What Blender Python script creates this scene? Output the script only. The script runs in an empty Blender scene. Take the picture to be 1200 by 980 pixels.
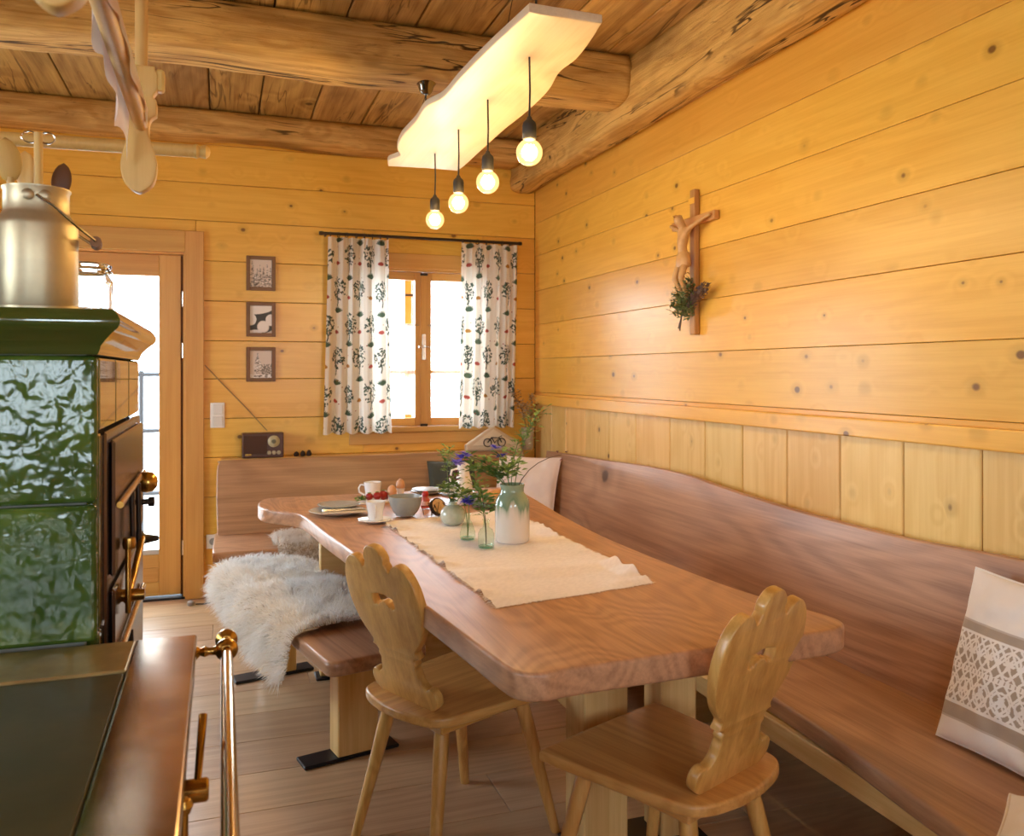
import bpy, bmesh, math, random
import numpy as np
from mathutils import Vector, Matrix, Euler, noise as mnoise

scene = bpy.context.scene
col = scene.collection
R = math.radians
PI = math.pi

# ------------------------------------------------------------------ camera
cam_d = bpy.data.cameras.new('camera')
cam_d.sensor_width = 36.0
cam_d.sensor_fit = 'HORIZONTAL'
cam_d.lens = 986 / 1200 * 36.0
cam_d.shift_y = -54 / 1200
cam_d.clip_start = 0.05
cam_d.dof.use_dof = True
cam_d.dof.focus_distance = 2.6
cam_d.dof.aperture_fstop = 6.3
cam = bpy.data.objects.new('camera', cam_d)
cam.location = (0, 0, 1.36)
cam.rotation_euler = (R(90), 0, -math.atan(341 / 986))
col.objects.link(cam)
scene.camera = cam

# ------------------------------------------------------------------ sky, exposure
SKY = 17.0
world = bpy.data.worlds.new('overcast_sky')
scene.world = world
world.use_nodes = True
wn = world.node_tree
wn.nodes['Background'].inputs['Color'].default_value = (0.74, 0.88, 1.0, 1)
wn.nodes['Background'].inputs['Strength'].default_value = SKY
vs = scene.view_settings
vs.view_transform = 'Standard'
vs.look = 'None'
vs.exposure = 0.1
vs.gamma = 1.0
vs.use_curve_mapping = False
cy = scene.cycles
cy.max_bounces = 10
cy.diffuse_bounces = 6
cy.glossy_bounces = 4
cy.transmission_bounces = 8
cy.transparent_max_bounces = 16
cy.caustics_reflective = False
cy.caustics_refractive = False
cy.sample_clamp_indirect = 8.0
cy.use_denoising = True
cy.denoising_prefilter = 'ACCURATE'

def portal(name, loc, rot, sx, sy):
    d = bpy.data.lights.new(name, 'AREA')
    d.shape = 'RECTANGLE'
    d.size, d.size_y = sx, sy
    d.cycles.is_portal = True
    o = bpy.data.objects.new(name, d)
    o.location = loc
    o.rotation_euler = rot
    col.objects.link(o)
    return o

# room extents
XR, YB, XL, YF, ZC = 2.036, 5.404, -2.40, -1.70, 2.88
# openings: back wall door and window, left wall window, front wall windows (x0,x1,z0,z1)
DOOR = (-1.05, -0.203, 0.0, 2.076)
WINB = (0.86, 1.66, 1.00, 2.035)
WINL = [(3.0, 4.3, 0.85, 2.15), (0.2, 1.4, 0.95, 2.15)]
WINF = [(-1.55, -0.55, 0.95, 2.05), (0.55, 1.45, 1.05, 2.05)]
portal('daylight_door', ((DOOR[0] + DOOR[1]) / 2, YB + 0.33, 1.04), (R(-90), 0, 0), 0.85, 2.07)
portal('daylight_window', ((WINB[0] + WINB[1]) / 2, YB + 0.33, 1.52), (R(-90), 0, 0), 0.8, 1.03)
for a in WINL:
    portal('daylight_window', (XL - 0.33, (a[0] + a[1]) / 2, (a[2] + a[3]) / 2), (0, R(-90), 0), a[3] - a[2], a[1] - a[0])
for a in WINF:
    portal('daylight_window', ((a[0] + a[1]) / 2, YF - 0.33, (a[2] + a[3]) / 2), (R(90), 0, 0), a[1] - a[0], a[3] - a[2])

# ------------------------------------------------------------------ material helpers
def new_mat(name):
    m = bpy.data.materials.new(name)
    m.use_nodes = True
    nt = m.node_tree
    b = nt.nodes['Principled BSDF']
    return m, nt, b

def N(nt, t, **kw):
    n = nt.nodes.new(t)
    for k, v in kw.items():
        setattr(n, k, v)
    return n

def math_node(nt, op, a, b=None, c=None, clamp=False):
    n = N(nt, 'ShaderNodeMath', operation=op, use_clamp=clamp)
    for i, v in enumerate((a, b, c)):
        if v is None:
            continue
        if hasattr(v, 'links') or hasattr(v, 'is_output'):
            nt.links.new(v, n.inputs[i])
        else:
            n.inputs[i].default_value = v
    return n.outputs[0]

def mix_col(nt, fac, a, b, mode='MIX'):
    n = N(nt, 'ShaderNodeMix', data_type='RGBA', blend_type=mode)
    for s, v in ((n.inputs[0], fac), (n.inputs[6], a), (n.inputs[7], b)):
        if hasattr(v, 'is_output'):
            nt.links.new(v, s)
        elif isinstance(v, (int, float)):
            s.default_value = v
        else:
            s.default_value = (*v, 1) if len(v) == 3 else v
    return n.outputs[2]

def ramp(nt, fac, stops):
    n = N(nt, 'ShaderNodeValToRGB')
    e = n.color_ramp.elements
    while len(e) < len(stops):
        e.new(0.5)
    for i, (p, c) in enumerate(stops):
        e[i].position = p
        e[i].color = (*c, 1) if len(c) == 3 else c
    nt.links.new(fac, n.inputs[0])
    return n.outputs[0]

def maprange(nt, v, a, b, c=0.0, d=1.0):
    n = N(nt, 'ShaderNodeMapRange', interpolation_type='SMOOTHSTEP')
    nt.links.new(v, n.inputs[0])
    for i, x in enumerate((a, b, c, d)):
        n.inputs[i + 1].default_value = x
    return n.outputs[0]

def coords(nt, rand=True, amount=31.0):
    tc = N(nt, 'ShaderNodeTexCoord')
    if not rand:
        return tc.outputs['Object'], None
    oi = N(nt, 'ShaderNodeObjectInfo')
    mul = math_node(nt, 'MULTIPLY', oi.outputs['Random'], amount)
    cmb = N(nt, 'ShaderNodeCombineXYZ')
    for i in range(3):
        nt.links.new(mul, cmb.inputs[i])
    add = N(nt, 'ShaderNodeVectorMath', operation='ADD')
    nt.links.new(tc.outputs['Object'], add.inputs[0])
    nt.links.new(cmb.outputs[0], add.inputs[1])
    return add.outputs[0], oi.outputs['Random']

def scaled(nt, vec, s):
    m = N(nt, 'ShaderNodeVectorMath', operation='MULTIPLY')
    nt.links.new(vec, m.inputs[0])
    m.inputs[1].default_value = s
    return m.outputs[0]

def noise_tex(nt, vec, scale=1.0, detail=3.0, rough=0.55, dist=0.0):
    n = N(nt, 'ShaderNodeTexNoise')
    nt.links.new(vec, n.inputs['Vector'])
    n.inputs['Scale'].default_value = scale
    n.inputs['Detail'].default_value = detail
    n.inputs['Roughness'].default_value = rough
    n.inputs['Distortion'].default_value = dist
    return n.outputs['Fac']

def ax(axis, l, c):
    return {'X': (l, c, c), 'Y': (c, l, c), 'Z': (c, c, l)}[axis]

MATS = {}
def wood(name, light, dark, axis='X', rough=0.35, knots=7.0, knot_r=0.085, knot_col=(0.15, 0.055, 0.014),
         rings=9.0, ring_amt=0.35, streak=1.0, bump=0.05, vary=0.12, low=(0.5, 3.5), blotch=None, spec=0.5, coat=0.0, cracks=0.0):
    if name in MATS:
        return MATS[name]
    m, nt, b = new_mat(name)
    L = nt.links
    P, rnd = coords(nt)
    # knots
    vor = N(nt, 'ShaderNodeTexVoronoi')
    wob = noise_tex(nt, P, 18.0, 2.0)
    L.new(scaled(nt, P, ax(axis, 0.8, 1.0)), vor.inputs['Vector'])
    vor.inputs['Scale'].default_value = max(knots, 0.01)
    kd = math_node(nt, 'ADD', vor.outputs['Distance'], math_node(nt, 'MULTIPLY', wob, 0.05))
    kd = math_node(nt, 'SUBTRACT', kd, 0.025)
    near = maprange(nt, kd, 0.0, 0.42, 1.0, 0.0)
    # contour grain
    ln = noise_tex(nt, scaled(nt, P, ax(axis, low[0], low[1])), 1.0, 2.0, 0.45, 0.25)
    cont = math_node(nt, 'ADD', math_node(nt, 'MULTIPLY', ln, rings), math_node(nt, 'MULTIPLY', near, 1.2 if knots > 0 else 0.0))
    fr = math_node(nt, 'PINGPONG', cont, 0.5)
    rg = maprange(nt, fr, 0.06, 0.40, 1.0, 0.0)
    st = noise_tex(nt, scaled(nt, P, ax(axis, 0.65, 34.0)), 1.0, 6.0, 0.70, 0.5)
    fine = noise_tex(nt, scaled(nt, P, ax(axis, 3.0, 120.0)), 1.0, 4.0, 0.7)
    f1 = maprange(nt, st, 0.30, 0.72)
    mixf = math_node(nt, 'ADD', math_node(nt, 'MULTIPLY', f1, 0.55 * streak),
                     math_node(nt, 'MULTIPLY', rg, ring_amt))
    mixf = math_node(nt, 'ADD', mixf, math_node(nt, 'MULTIPLY', math_node(nt, 'SUBTRACT', fine, 0.5), 1.1), clamp=True)
    c = mix_col(nt, mixf, light, dark)
    if blotch:
        bl = noise_tex(nt, scaled(nt, P, ax(axis, 1.1, 4.5)), 1.0, 3.0, 0.6, 0.6)
        c = mix_col(nt, maprange(nt, bl, 0.48, 0.78, 0.0, blotch[1]), c, blotch[0])
    if vary and rnd is not None:
        hsv = N(nt, 'ShaderNodeHueSaturation')
        L.new(c, hsv.inputs['Color'])
        L.new(math_node(nt, 'ADD', math_node(nt, 'MULTIPLY', rnd, 2 * vary), 1.0 - vary), hsv.inputs['Value'])
        r2 = math_node(nt, 'FRACT', math_node(nt, 'MULTIPLY', rnd, 7.31))
        L.new(math_node(nt, 'ADD', math_node(nt, 'MULTIPLY', r2, 0.012), 0.494), hsv.inputs['Hue'])
        c = hsv.outputs[0]
    if knots > 0:
        # only some cells show a knot
        sep = N(nt, 'ShaderNodeSeparateColor')
        L.new(vor.outputs['Color'], sep.inputs[0])
        on = maprange(nt, sep.outputs[0], 0.30, 0.36)
        size = math_node(nt, 'ADD', math_node(nt, 'MULTIPLY', sep.outputs[1], 0.9), 0.4)
        kk = math_node(nt, 'DIVIDE', kd, size)
        core = math_node(nt, 'MULTIPLY', maprange(nt, kk, knot_r * 0.55, knot_r, 1.0, 0.0), on)
        halo = math_node(nt, 'MULTIPLY', maprange(nt, kk, knot_r * 0.8, knot_r * 2.6, 0.35, 0.0), on)
        c = mix_col(nt, halo, c, tuple(x * 0.62 for x in dark))
        c = mix_col(nt, math_node(nt, 'MULTIPLY', core, 0.85), c, knot_col)
    ck = None
    if cracks:
        cn = noise_tex(nt, scaled(nt, P, ax(axis, 0.9, 11.0)), 1.0, 3.0, 0.5, 0.8)
        gate = maprange(nt, noise_tex(nt, scaled(nt, P, ax(axis, 1.5, 5.0)), 1.0, 1.0), 0.46, 0.58)
        ck = math_node(nt, 'MULTIPLY', maprange(nt, math_node(nt, 'ABSOLUTE', math_node(nt, 'SUBTRACT', cn, 0.5)), 0.004, 0.022, 1.0, 0.0), gate)
        c = mix_col(nt, math_node(nt, 'MULTIPLY', ck, cracks), c, (0.035, 0.015, 0.006))
        sp = noise_tex(nt, scaled(nt, P, ax(axis, 7.0, 30.0)), 1.0, 3.0, 0.65, 1.2)
        c = mix_col(nt, maprange(nt, sp, 0.58, 0.74, 0.0, 0.55 * cracks), c, (0.16, 0.07, 0.02))
    L.new(c, b.inputs['Base Color'])
    b.inputs['Roughness'].default_value = rough
    b.inputs['Specular IOR Level'].default_value = spec
    if coat:
        b.inputs['Coat Weight'].default_value = coat
        b.inputs['Coat Roughness'].default_value = 0.16
    if bump:
        bp = N(nt, 'ShaderNodeBump')
        bp.inputs['Strength'].default_value = bump
        bp.inputs['Distance'].default_value = 0.01
        hh = math_node(nt, 'ADD', st, math_node(nt, 'MULTIPLY', fine, 0.4))
        if ck is not None:
            hh = math_node(nt, 'SUBTRACT', hh, math_node(nt, 'MULTIPLY', ck, 0.9))
        L.new(hh, bp.inputs['Height'])
        L.new(bp.outputs[0], b.inputs['Normal'])
    MATS[name] = m
    return m

def plain(name, color, rough=0.5, metal=0.0, spec=0.5, trans=0.0, bump=None, var=None, emit=None, sheen=0.0, coat=0.0):
    if name in MATS:
        return MATS[name]
    m, nt, b = new_mat(name)
    b.inputs['Base Color'].default_value = (*color, 1)
    b.inputs['Roughness'].default_value = rough
    b.inputs['Metallic'].default_value = metal
    b.inputs['Specular IOR Level'].default_value = spec
    b.inputs['Transmission Weight'].default_value = trans
    b.inputs['Sheen Weight'].default_value = sheen
    b.inputs['Coat Weight'].default_value = coat
    if var or bump:
        P, _ = coords(nt)
    if var:  # (second colour, scale, amount)
        nz = noise_tex(nt, P, var[1], 4.0, 0.6)
        nt.links.new(mix_col(nt, maprange(nt, nz, 0.35, 0.7, 0.0, var[2]), color, var[0]), b.inputs['Base Color'])
    if bump:  # (scale, strength, distance)
        nz = noise_tex(nt, P, bump[0], 2.0, 0.5)
        bp = N(nt, 'ShaderNodeBump')
        bp.inputs['Strength'].default_value = bump[1]
        bp.inputs['Distance'].default_value = bump[2]
        nt.links.new(nz, bp.inputs['Height'])
        nt.links.new(bp.outputs[0], b.inputs['Normal'])
    if emit:
        b.inputs['Emission Color'].default_value = (*emit[0], 1)
        b.inputs['Emission Strength'].default_value = emit[1]
    MATS[name] = m
    return m

def painted(name, rough=0.8, translucent=0.0, bump=None, spec=0.2, sheen=0.0, tint=None):
    """colour comes from the mesh's own print / yarn colours (attribute Col)"""
    if name in MATS:
        return MATS[name]
    m, nt, b = new_mat(name)
    at = N(nt, 'ShaderNodeAttribute', attribute_name='Col')
    nt.links.new(at.outputs['Color'], b.inputs['Base Color'])
    b.inputs['Roughness'].default_value = rough
    b.inputs['Specular IOR Level'].default_value = spec
    b.inputs['Sheen Weight'].default_value = sheen
    if bump:
        P, _ = coords(nt)
        nz = noise_tex(nt, P, bump[0], 2.0, 0.5)
        bp = N(nt, 'ShaderNodeBump')
        bp.inputs['Strength'].default_value = bump[1]
        bp.inputs['Distance'].default_value = bump[2]
        nt.links.new(nz, bp.inputs['Height'])
        nt.links.new(bp.outputs[0], b.inputs['Normal'])
    if translucent:
        tr = N(nt, 'ShaderNodeBsdfTranslucent')
        nt.links.new(at.outputs['Color'], tr.inputs['Color'])
        mx = N(nt, 'ShaderNodeMixShader')
        mx.inputs[0].default_value = translucent
        nt.links.new(b.outputs[0], mx.inputs[1])
        nt.links.new(tr.outputs[0], mx.inputs[2])
        nt.links.new(mx.outputs[0], nt.nodes['Material Output'].inputs['Surface'])
    MATS[name] = m
    return m

def glass(name, tint=(1, 1, 1), refl=1.0, rough=0.02):
    """thin pane or thin-walled vessel: mostly transparent, mirror by Fresnel"""
    if name in MATS:
        return MATS[name]
    m = bpy.data.materials.new(name)
    m.use_nodes = True
    nt = m.node_tree
    nt.nodes.clear()
    out = N(nt, 'ShaderNodeOutputMaterial')
    t = N(nt, 'ShaderNodeBsdfTransparent')
    t.inputs[0].default_value = (*tint, 1)
    g = N(nt, 'ShaderNodeBsdfGlossy')
    g.inputs['Roughness'].default_value = rough
    lw = N(nt, 'ShaderNodeFresnel')
    lw.inputs[0].default_value = 1.5
    mx = N(nt, 'ShaderNodeMixShader')
    geo = N(nt, 'ShaderNodeNewGeometry')
    front = math_node(nt, 'SUBTRACT', 1.0, geo.outputs['Backfacing'])
    nt.links.new(math_node(nt, 'MULTIPLY', math_node(nt, 'MULTIPLY', lw.outputs[0], refl), front, clamp=True), mx.inputs[0])
    nt.links.new(t.outputs[0], mx.inputs[1])
    nt.links.new(g.outputs[0], mx.inputs[2])
    nt.links.new(mx.outputs[0], out.inputs[0])
    MATS[name] = m
    return m

# ------------------------------------------------------------------ object helpers
def link(name, me, mat, parent=None, loc=None, rot=None):
    o = bpy.data.objects.new(name, me)
    col.objects.link(o)
    if mat is not None and not me.materials:
        me.materials.append(mat)
    if parent is not None:
        o.parent = parent
    if loc is not None:
        o.location = loc
    if rot is not None:
        o.rotation_euler = rot
    return o

def bm_mesh(name, bm, smooth=False, angle=None):
    me = bpy.data.meshes.new(name)
    bm.normal_update()
    if angle is not None:
        for e in bm.edges:
            if len(e.link_faces) == 2:
                e.smooth = e.calc_face_angle(0) < R(angle)
        smooth = True
    for f in bm.faces:
        f.smooth = smooth
    bm.to_mesh(me)
    bm.free()
    return me

def tag(o, label=None, cat=None, group=None, kind=None):
    if label: o['label'] = label
    if cat: o['category'] = cat
    if group: o['group'] = group
    if kind: o['kind'] = kind
    return o

def thing(name, label, cat, loc=(0, 0, 0), rotz=0.0, group=None):
    o = bpy.data.objects.new(name, None)
    o.empty_display_size = 0.05
    col.objects.link(o)
    o.location = loc
    o.rotation_euler = (0, 0, rotz)
    return tag(o, label, cat, group)

def copy_tree(o, parent=None):
    c = o.copy()
    col.objects.link(c)
    c.parent = parent
    for ch in list(o.children):
        copy_tree(ch, c)
    return c

def bbox(bm, x0, x1, y0, y1, z0, z1):
    vs_ = [bm.verts.new((x, y, z)) for z in (z0, z1) for y in (y0, y1) for x in (x0, x1)]
    for f in ((0, 2, 3, 1), (4, 5, 7, 6), (0, 1, 5, 4), (2, 6, 7, 3), (0, 4, 6, 2), (1, 3, 7, 5)):
        bm.faces.new([vs_[i] for i in f])
    return vs_

def bevel_all(bm, w, seg=1):
    bmesh.ops.bevel(bm, geom=list(bm.edges), offset=w, segments=seg, affect='EDGES', profile=0.5)

_box_cache = {}
def box(name, c, d, mat, parent=None, rot=None, bev=0.003, seg=1):
    """box of size d centred on c, its own origin at the centre"""
    key = (tuple(round(x, 4) for x in d), bev, seg, mat.name)
    me = _box_cache.get(key)
    if me is None:
        bm = bmesh.new()
        bbox(bm, -d[0] / 2, d[0] / 2, -d[1] / 2, d[1] / 2, -d[2] / 2, d[2] / 2)
        if bev:
            bevel_all(bm, min(bev, min(d) * 0.45), seg)
        me = bm_mesh(name, bm)
        _box_cache[key] = me
    return link(name, me, mat, parent, c, rot)

def ext(name, x0, x1, y0, y1, z0, z1, mat, parent=None, bev=0.003, seg=1):
    return box(name, ((x0 + x1) / 2, (y0 + y1) / 2, (z0 + z1) / 2), (x1 - x0, y1 - y0, z1 - z0), mat, parent, None, bev, seg)

def ring_frame(d):
    d = d.normalized()
    a = Vector((0, 0, 1)) if abs(d.z) < 0.9 else Vector((1, 0, 0))
    u = d.cross(a).normalized()
    return u, d.cross(u).normalized()

def tube(bm, pts, r, n=10, cap=True, closed=False):
    pts = [Vector(p) for p in pts]
    rs = r if isinstance(r, (list, tuple)) else [r] * len(pts)
    rings = []
    u = None
    for i, p in enumerate(pts):
        if closed:
            d = pts[(i + 1) % len(pts)] - pts[i - 1]
        else:
            d = pts[min(i + 1, len(pts) - 1)] - pts[max(i - 1, 0)]
        if u is None:
            u, v = ring_frame(d)
        else:
            dn = d.normalized()
            u = (u - dn * u.dot(dn))
            u = u.normalized() if u.length > 1e-6 else ring_frame(d)[0]
            v = dn.cross(u)
        rings.append([bm.verts.new(p + (u * math.cos(2 * PI * k / n) + v * math.sin(2 * PI * k / n)) * rs[i]) for k in range(n)])
    m = len(rings)
    for i in range(m if closed else m - 1):
        a, b_ = rings[i], rings[(i + 1) % m]
        for k in range(n):
            bm.faces.new((a[k], a[(k + 1) % n], b_[(k + 1) % n], b_[k]))
    if cap and not closed:
        bm.faces.new(list(reversed(rings[0])))
        bm.faces.new(rings[-1])

def tube_obj(name, pts, r, mat, parent=None, n=10, loc=None, rot=None, closed=False, angle=50):
    bm = bmesh.new()
    tube(bm, pts, r, n, closed=closed)
    return link(name, bm_mesh(name, bm, angle=angle), mat, parent, loc, rot)

def lathe(bm, prof, n=28, ctr=(0, 0, 0), axis='Z', sx=1.0, sy=1.0):
    """prof: list of (r, h); r==0 closes"""
    rings = []
    for r, h_ in prof:
        def pt(a, r=r, h_=h_):
            x, y = r * math.cos(a) * sx, r * math.sin(a) * sy
            v = {'Z': (x, y, h_), 'X': (h_, x, y), 'Y': (x, h_, y)}[axis]
            return Vector(v) + Vector(ctr)
        if r < 1e-6:
            rings.append([bm.verts.new(pt(0))])
        else:
            rings.append([bm.verts.new(pt(2 * PI * k / n)) for k in range(n)])
    for a, b_ in zip(rings, rings[1:]):
        if len(a) == 1 and len(b_) == 1:
            continue
        for k in range(n):
            k2 = (k + 1) % n
            if len(a) == 1:
                bm.faces.new((a[0], b_[k2], b_[k]))
            elif len(b_) == 1:
                bm.faces.new((a[k], a[k2], b_[0]))
            else:
                bm.faces.new((a[k], a[k2], b_[k2], b_[k]))

def lathe_obj(name, prof, mat, parent=None, n=28, loc=None, rot=None, axis='Z', angle=40, sx=1.0, sy=1.0):
    bm = bmesh.new()
    lathe(bm, prof, n, axis=axis, sx=sx, sy=sy)
    bmesh.ops.recalc_face_normals(bm, faces=bm.faces)
    return link(name, bm_mesh(name, bm, angle=angle), mat, parent, loc, rot)

def spline(pts, closed=True, sub=6):
    """Catmull-Rom through 2D points; a third value 1 marks a sharp corner"""
    P = [Vector((p[0], p[1])) for p in pts]
    sharp = [len(p) > 2 and p[2] for p in pts]
    n = len(P)
    out = []
    rng = range(n if closed else n - 1)
    for i in rng:
        p1, p2 = P[i], P[(i + 1) % n]
        p0 = P[i - 1] if (closed or i > 0) else p1
        p3 = P[(i + 2) % n] if (closed or i + 2 < n) else p2
        if sharp[i]: p0 = p1 + (p1 - p2) * 0.3
        if sharp[(i + 1) % n]: p3 = p2 + (p2 - p1) * 0.3
        for k in range(sub):
            t = k / sub
            t2, t3 = t * t, t * t * t
            out.append(0.5 * ((2 * p1) + (-p0 + p2) * t + (2 * p0 - 5 * p1 + 4 * p2 - p3) * t2 + (-p0 + 3 * p1 - 3 * p2 + p3) * t3))
    if not closed:
        out.append(P[-1])
    return [(p.x, p.y) for p in out]

def plate_mesh(name, outlines, thick, bev=0.003, res=1):
    """flat plate from 2D outlines (first outer, others holes), z from 0 to thick"""
    cu = bpy.data.curves.new(name, 'CURVE')
    cu.dimensions = '2D'
    cu.fill_mode = 'BOTH'
    cu.extrude = thick / 2 - bev
    cu.bevel_depth = bev
    cu.bevel_resolution = res
    cu.offset = -bev
    for o in outlines:
        s = cu.splines.new('POLY')
        s.points.add(len(o) - 1)
        for i, p in enumerate(o):
            s.points[i].co = (p[0], p[1], 0, 1)
        s.use_cyclic_u = True
    ob = bpy.data.objects.new(name, cu)
    col.objects.link(ob)
    dg = bpy.context.evaluated_depsgraph_get()
    dg.update()
    me = bpy.data.meshes.new_from_object(ob.evaluated_get(dg))
    bpy.data.objects.remove(ob)
    bpy.data.curves.remove(cu)
    me.name = name
    me.transform(Matrix.Translation((0, 0, thick / 2)))
    bm = bmesh.new()
    bm.from_mesh(me)
    bmesh.ops.remove_doubles(bm, verts=bm.verts, dist=1e-5)
    me.materials.clear()
    bm.normal_update()
    for e in bm.edges:
        if len(e.link_faces) == 2:
            e.smooth = e.calc_face_angle(0) < R(35)
    for f_ in bm.faces:
        f_.smooth = True
    bm.to_mesh(me)
    bm.free()
    return me

def plate(name, outlines, thick, mat, parent=None, loc=None, rot=None, bev=0.003, res=1):
    return link(name, plate_mesh(name, outlines, thick, bev, res), mat, parent, loc, rot)

def set_cols(me, cols):
    a = me.color_attributes.new('Col', 'FLOAT_COLOR', 'POINT')
    c = np.ones((len(me.vertices), 4), dtype=np.float32)
    c[:, :3] = cols
    a.data.foreach_set('color', c.ravel())

def np_mesh(name, co, faces_quads=None, faces_tris=None, smooth=True):
    me = bpy.data.meshes.new(name)
    fl = []
    if faces_quads is not None and len(faces_quads):
        fl.append((np.asarray(faces_quads), 4))
    if faces_tris is not None and len(faces_tris):
        fl.append((np.asarray(faces_tris), 3))
    nl = sum(len(f) * k for f, k in fl)
    nf = sum(len(f) for f, k in fl)
    me.vertices.add(len(co))
    me.vertices.foreach_set('co', np.asarray(co, dtype=np.float32).ravel())
    me.loops.add(nl)
    me.polygons.add(nf)
    me.loops.foreach_set('vertex_index', np.concatenate([f.ravel() for f, k in fl]).astype(np.int32))
    starts, s = [], 0
    for f, k in fl:
        starts.append(s + np.arange(len(f)) * k)
        s += len(f) * k
    me.polygons.foreach_set('loop_start', np.concatenate(starts).astype(np.int32))
    me.update(calc_edges=True)
    me.validate()
    if smooth:
        me.polygons.foreach_set('use_smooth', np.ones(nf, dtype=bool))
    return me

def grid_mesh(name, co, nu, nv, smooth=True):
    """co: (nv, nu, 3)"""
    idx = np.arange(nu * nv).reshape(nv, nu)
    q = np.stack([idx[:-1, :-1], idx[:-1, 1:], idx[1:, 1:], idx[1:, :-1]], -1).reshape(-1, 4)
    return np_mesh(name, co.reshape(-1, 3), faces_quads=q, smooth=smooth)

def rect_minus(x0, x1, z0, z1, holes):
    """list of rectangles left of a horizontal strip once holes are cut"""
    segs = [(x0, x1, z0, z1)]
    for hx0, hx1, hz0, hz1 in holes:
        out = []
        for a0, a1, b0, b1 in segs:
            if hx1 <= a0 or hx0 >= a1 or hz1 <= b0 or hz0 >= b1:
                out.append((a0, a1, b0, b1))
                continue
            if a0 < hx0: out.append((a0, hx0, b0, b1))
            if hx1 < a1: out.append((hx1, a1, b0, b1))
            m0, m1 = max(a0, hx0), min(a1, hx1)
            if hz1 < b1: out.append((m0, m1, hz1, b1))
            if hz0 > b0: out.append((m0, m1, b0, hz0))
        segs = out
    return [s for s in segs if s[1] - s[0] > 0.012 and s[3] - s[2] > 0.012]
# ------------------------------------------------------------------ shared materials
rng = random.Random(7)
PINE = wood('varnished_pine', (0.86, 0.50, 0.088), (0.72, 0.36, 0.040), 'X', rough=0.29, knots=8.5, knot_r=0.11,
            rings=12, ring_amt=0.25, streak=0.7, bump=0.02, vary=0.06)
PINEV = wood('wainscot_pine', (0.84, 0.57, 0.21), (0.71, 0.42, 0.115), 'X', rough=0.38, knots=9.0, knot_r=0.11,
             rings=9, ring_amt=0.35, streak=0.7, bump=0.03, vary=0.06)
PINE_RAW = {a: wood('plain_pine_' + a, (0.80, 0.56, 0.24), (0.62, 0.37, 0.11), a, rough=0.42, knots=7.0, knot_r=0.12,
                rings=8, ring_amt=0.3, streak=0.8, bump=0.02, vary=0.04) for a in 'XYZ'}
CHAIRW = {a: wood('chair_pine_' + a, (0.70, 0.385, 0.115), (0.47, 0.215, 0.045), a, rough=0.36, knots=7.0, knot_r=0.12,
                knot_col=(0.08, 0.03, 0.012), rings=14, ring_amt=0.35, streak=1.0, bump=0.02, vary=0.03, coat=0.2) for a in 'XYZ'}
CASING = wood('door_larch', (0.67, 0.37, 0.10), (0.55, 0.265, 0.055), 'X', rough=0.35, knots=0.0, rings=6, ring_amt=0.25,
              streak=0.8, bump=0.02, vary=0.05)
ELM = {a: wood('oiled_elm_' + a, (0.56, 0.305, 0.155), (0.29, 0.14, 0.068), a, rough=0.38, knots=2.4, knot_r=0.08,
           knot_col=(0.05, 0.02, 0.012), rings=24, ring_amt=0.34, streak=0.75, bump=0.03, vary=0.03, low=(0.85, 2.6),
           blotch=((0.58, 0.35, 0.20), 0.5)) for a in 'XY'}
ELMB = {a: wood('bench_elm_' + a, (0.52, 0.295, 0.165), (0.27, 0.135, 0.072), a, rough=0.34, knots=2.6, knot_r=0.085,
            knot_col=(0.045, 0.02, 0.013), rings=15, ring_amt=0.30, streak=0.95, bump=0.03, vary=0.03, low=(0.32, 3.0),
            blotch=((0.40, 0.21, 0.125), 0.6)) for a in 'XY'}
BEAMW = wood('hewn_beam_wood', (0.76, 0.48, 0.16), (0.46, 0.24, 0.06), 'X', rough=0.72, knots=4.0, knot_r=0.055,
             knot_col=(0.05, 0.022, 0.008), rings=8, ring_amt=0.35, streak=1.2, bump=0.55, vary=0.05, low=(0.8, 4.0),
             blotch=((0.22, 0.105, 0.030), 0.8), spec=0.25, cracks=0.9)
BOARDW = wood('old_ceiling_board', (0.54, 0.335, 0.105), (0.29, 0.15, 0.042), 'X', rough=0.7, knots=3.5, knot_r=0.10,
              knot_col=(0.06, 0.025, 0.01), rings=9, ring_amt=0.4, streak=1.0, bump=0.2, vary=0.16,
              blotch=((0.15, 0.07, 0.022), 0.6), spec=0.25, cracks=0.6)
OAK = wood('oiled_oak_floor', (0.56, 0.385, 0.235), (0.40, 0.255, 0.145), 'X', rough=0.33, knots=2.6, knot_r=0.06,
           knot_col=(0.06, 0.03, 0.015), rings=9, ring_amt=0.35, streak=0.9, bump=0.05, vary=0.13, low=(0.5, 4.5))
DARKGAP = plain('dark_gap_wood', (0.10, 0.045, 0.012), 0.8)
BRASS = plain('aged_brass', (0.60, 0.36, 0.09), 0.25, 1.0, var=((0.35, 0.18, 0.04), 18.0, 0.7))
IRON = plain('cast_iron', (0.055, 0.042, 0.035), 0.32, 0.8, bump=(60, 0.15, 0.004))
STEEL = plain('brushed_steel', (0.75, 0.74, 0.70), 0.25, 1.0)
BLACK = plain('black_metal', (0.012, 0.012, 0.015), 0.4, 0.3)
WHITEP = plain('white_plastic', (0.82, 0.80, 0.76), 0.35)
PANE = glass('window_glass')

def struct(o, kind='structure'):
    o['kind'] = kind
    return o

def wall_mesh(name, rects, axis, face, back, mat):
    """rects in (u0,u1,z0,z1); axis 'X' wall runs along X with thickness in Y, axis 'Y' the other way"""
    bm = bmesh.new()
    a, b_ = sorted((face, back))
    for u0, u1, z0, z1 in rects:
        if axis == 'X': bbox(bm, u0, u1, a, b_, z0, z1)
        else: bbox(bm, a, b_, u0, u1, z0, z1)
    return struct(link(name, bm_mesh(name, bm), mat))

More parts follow.
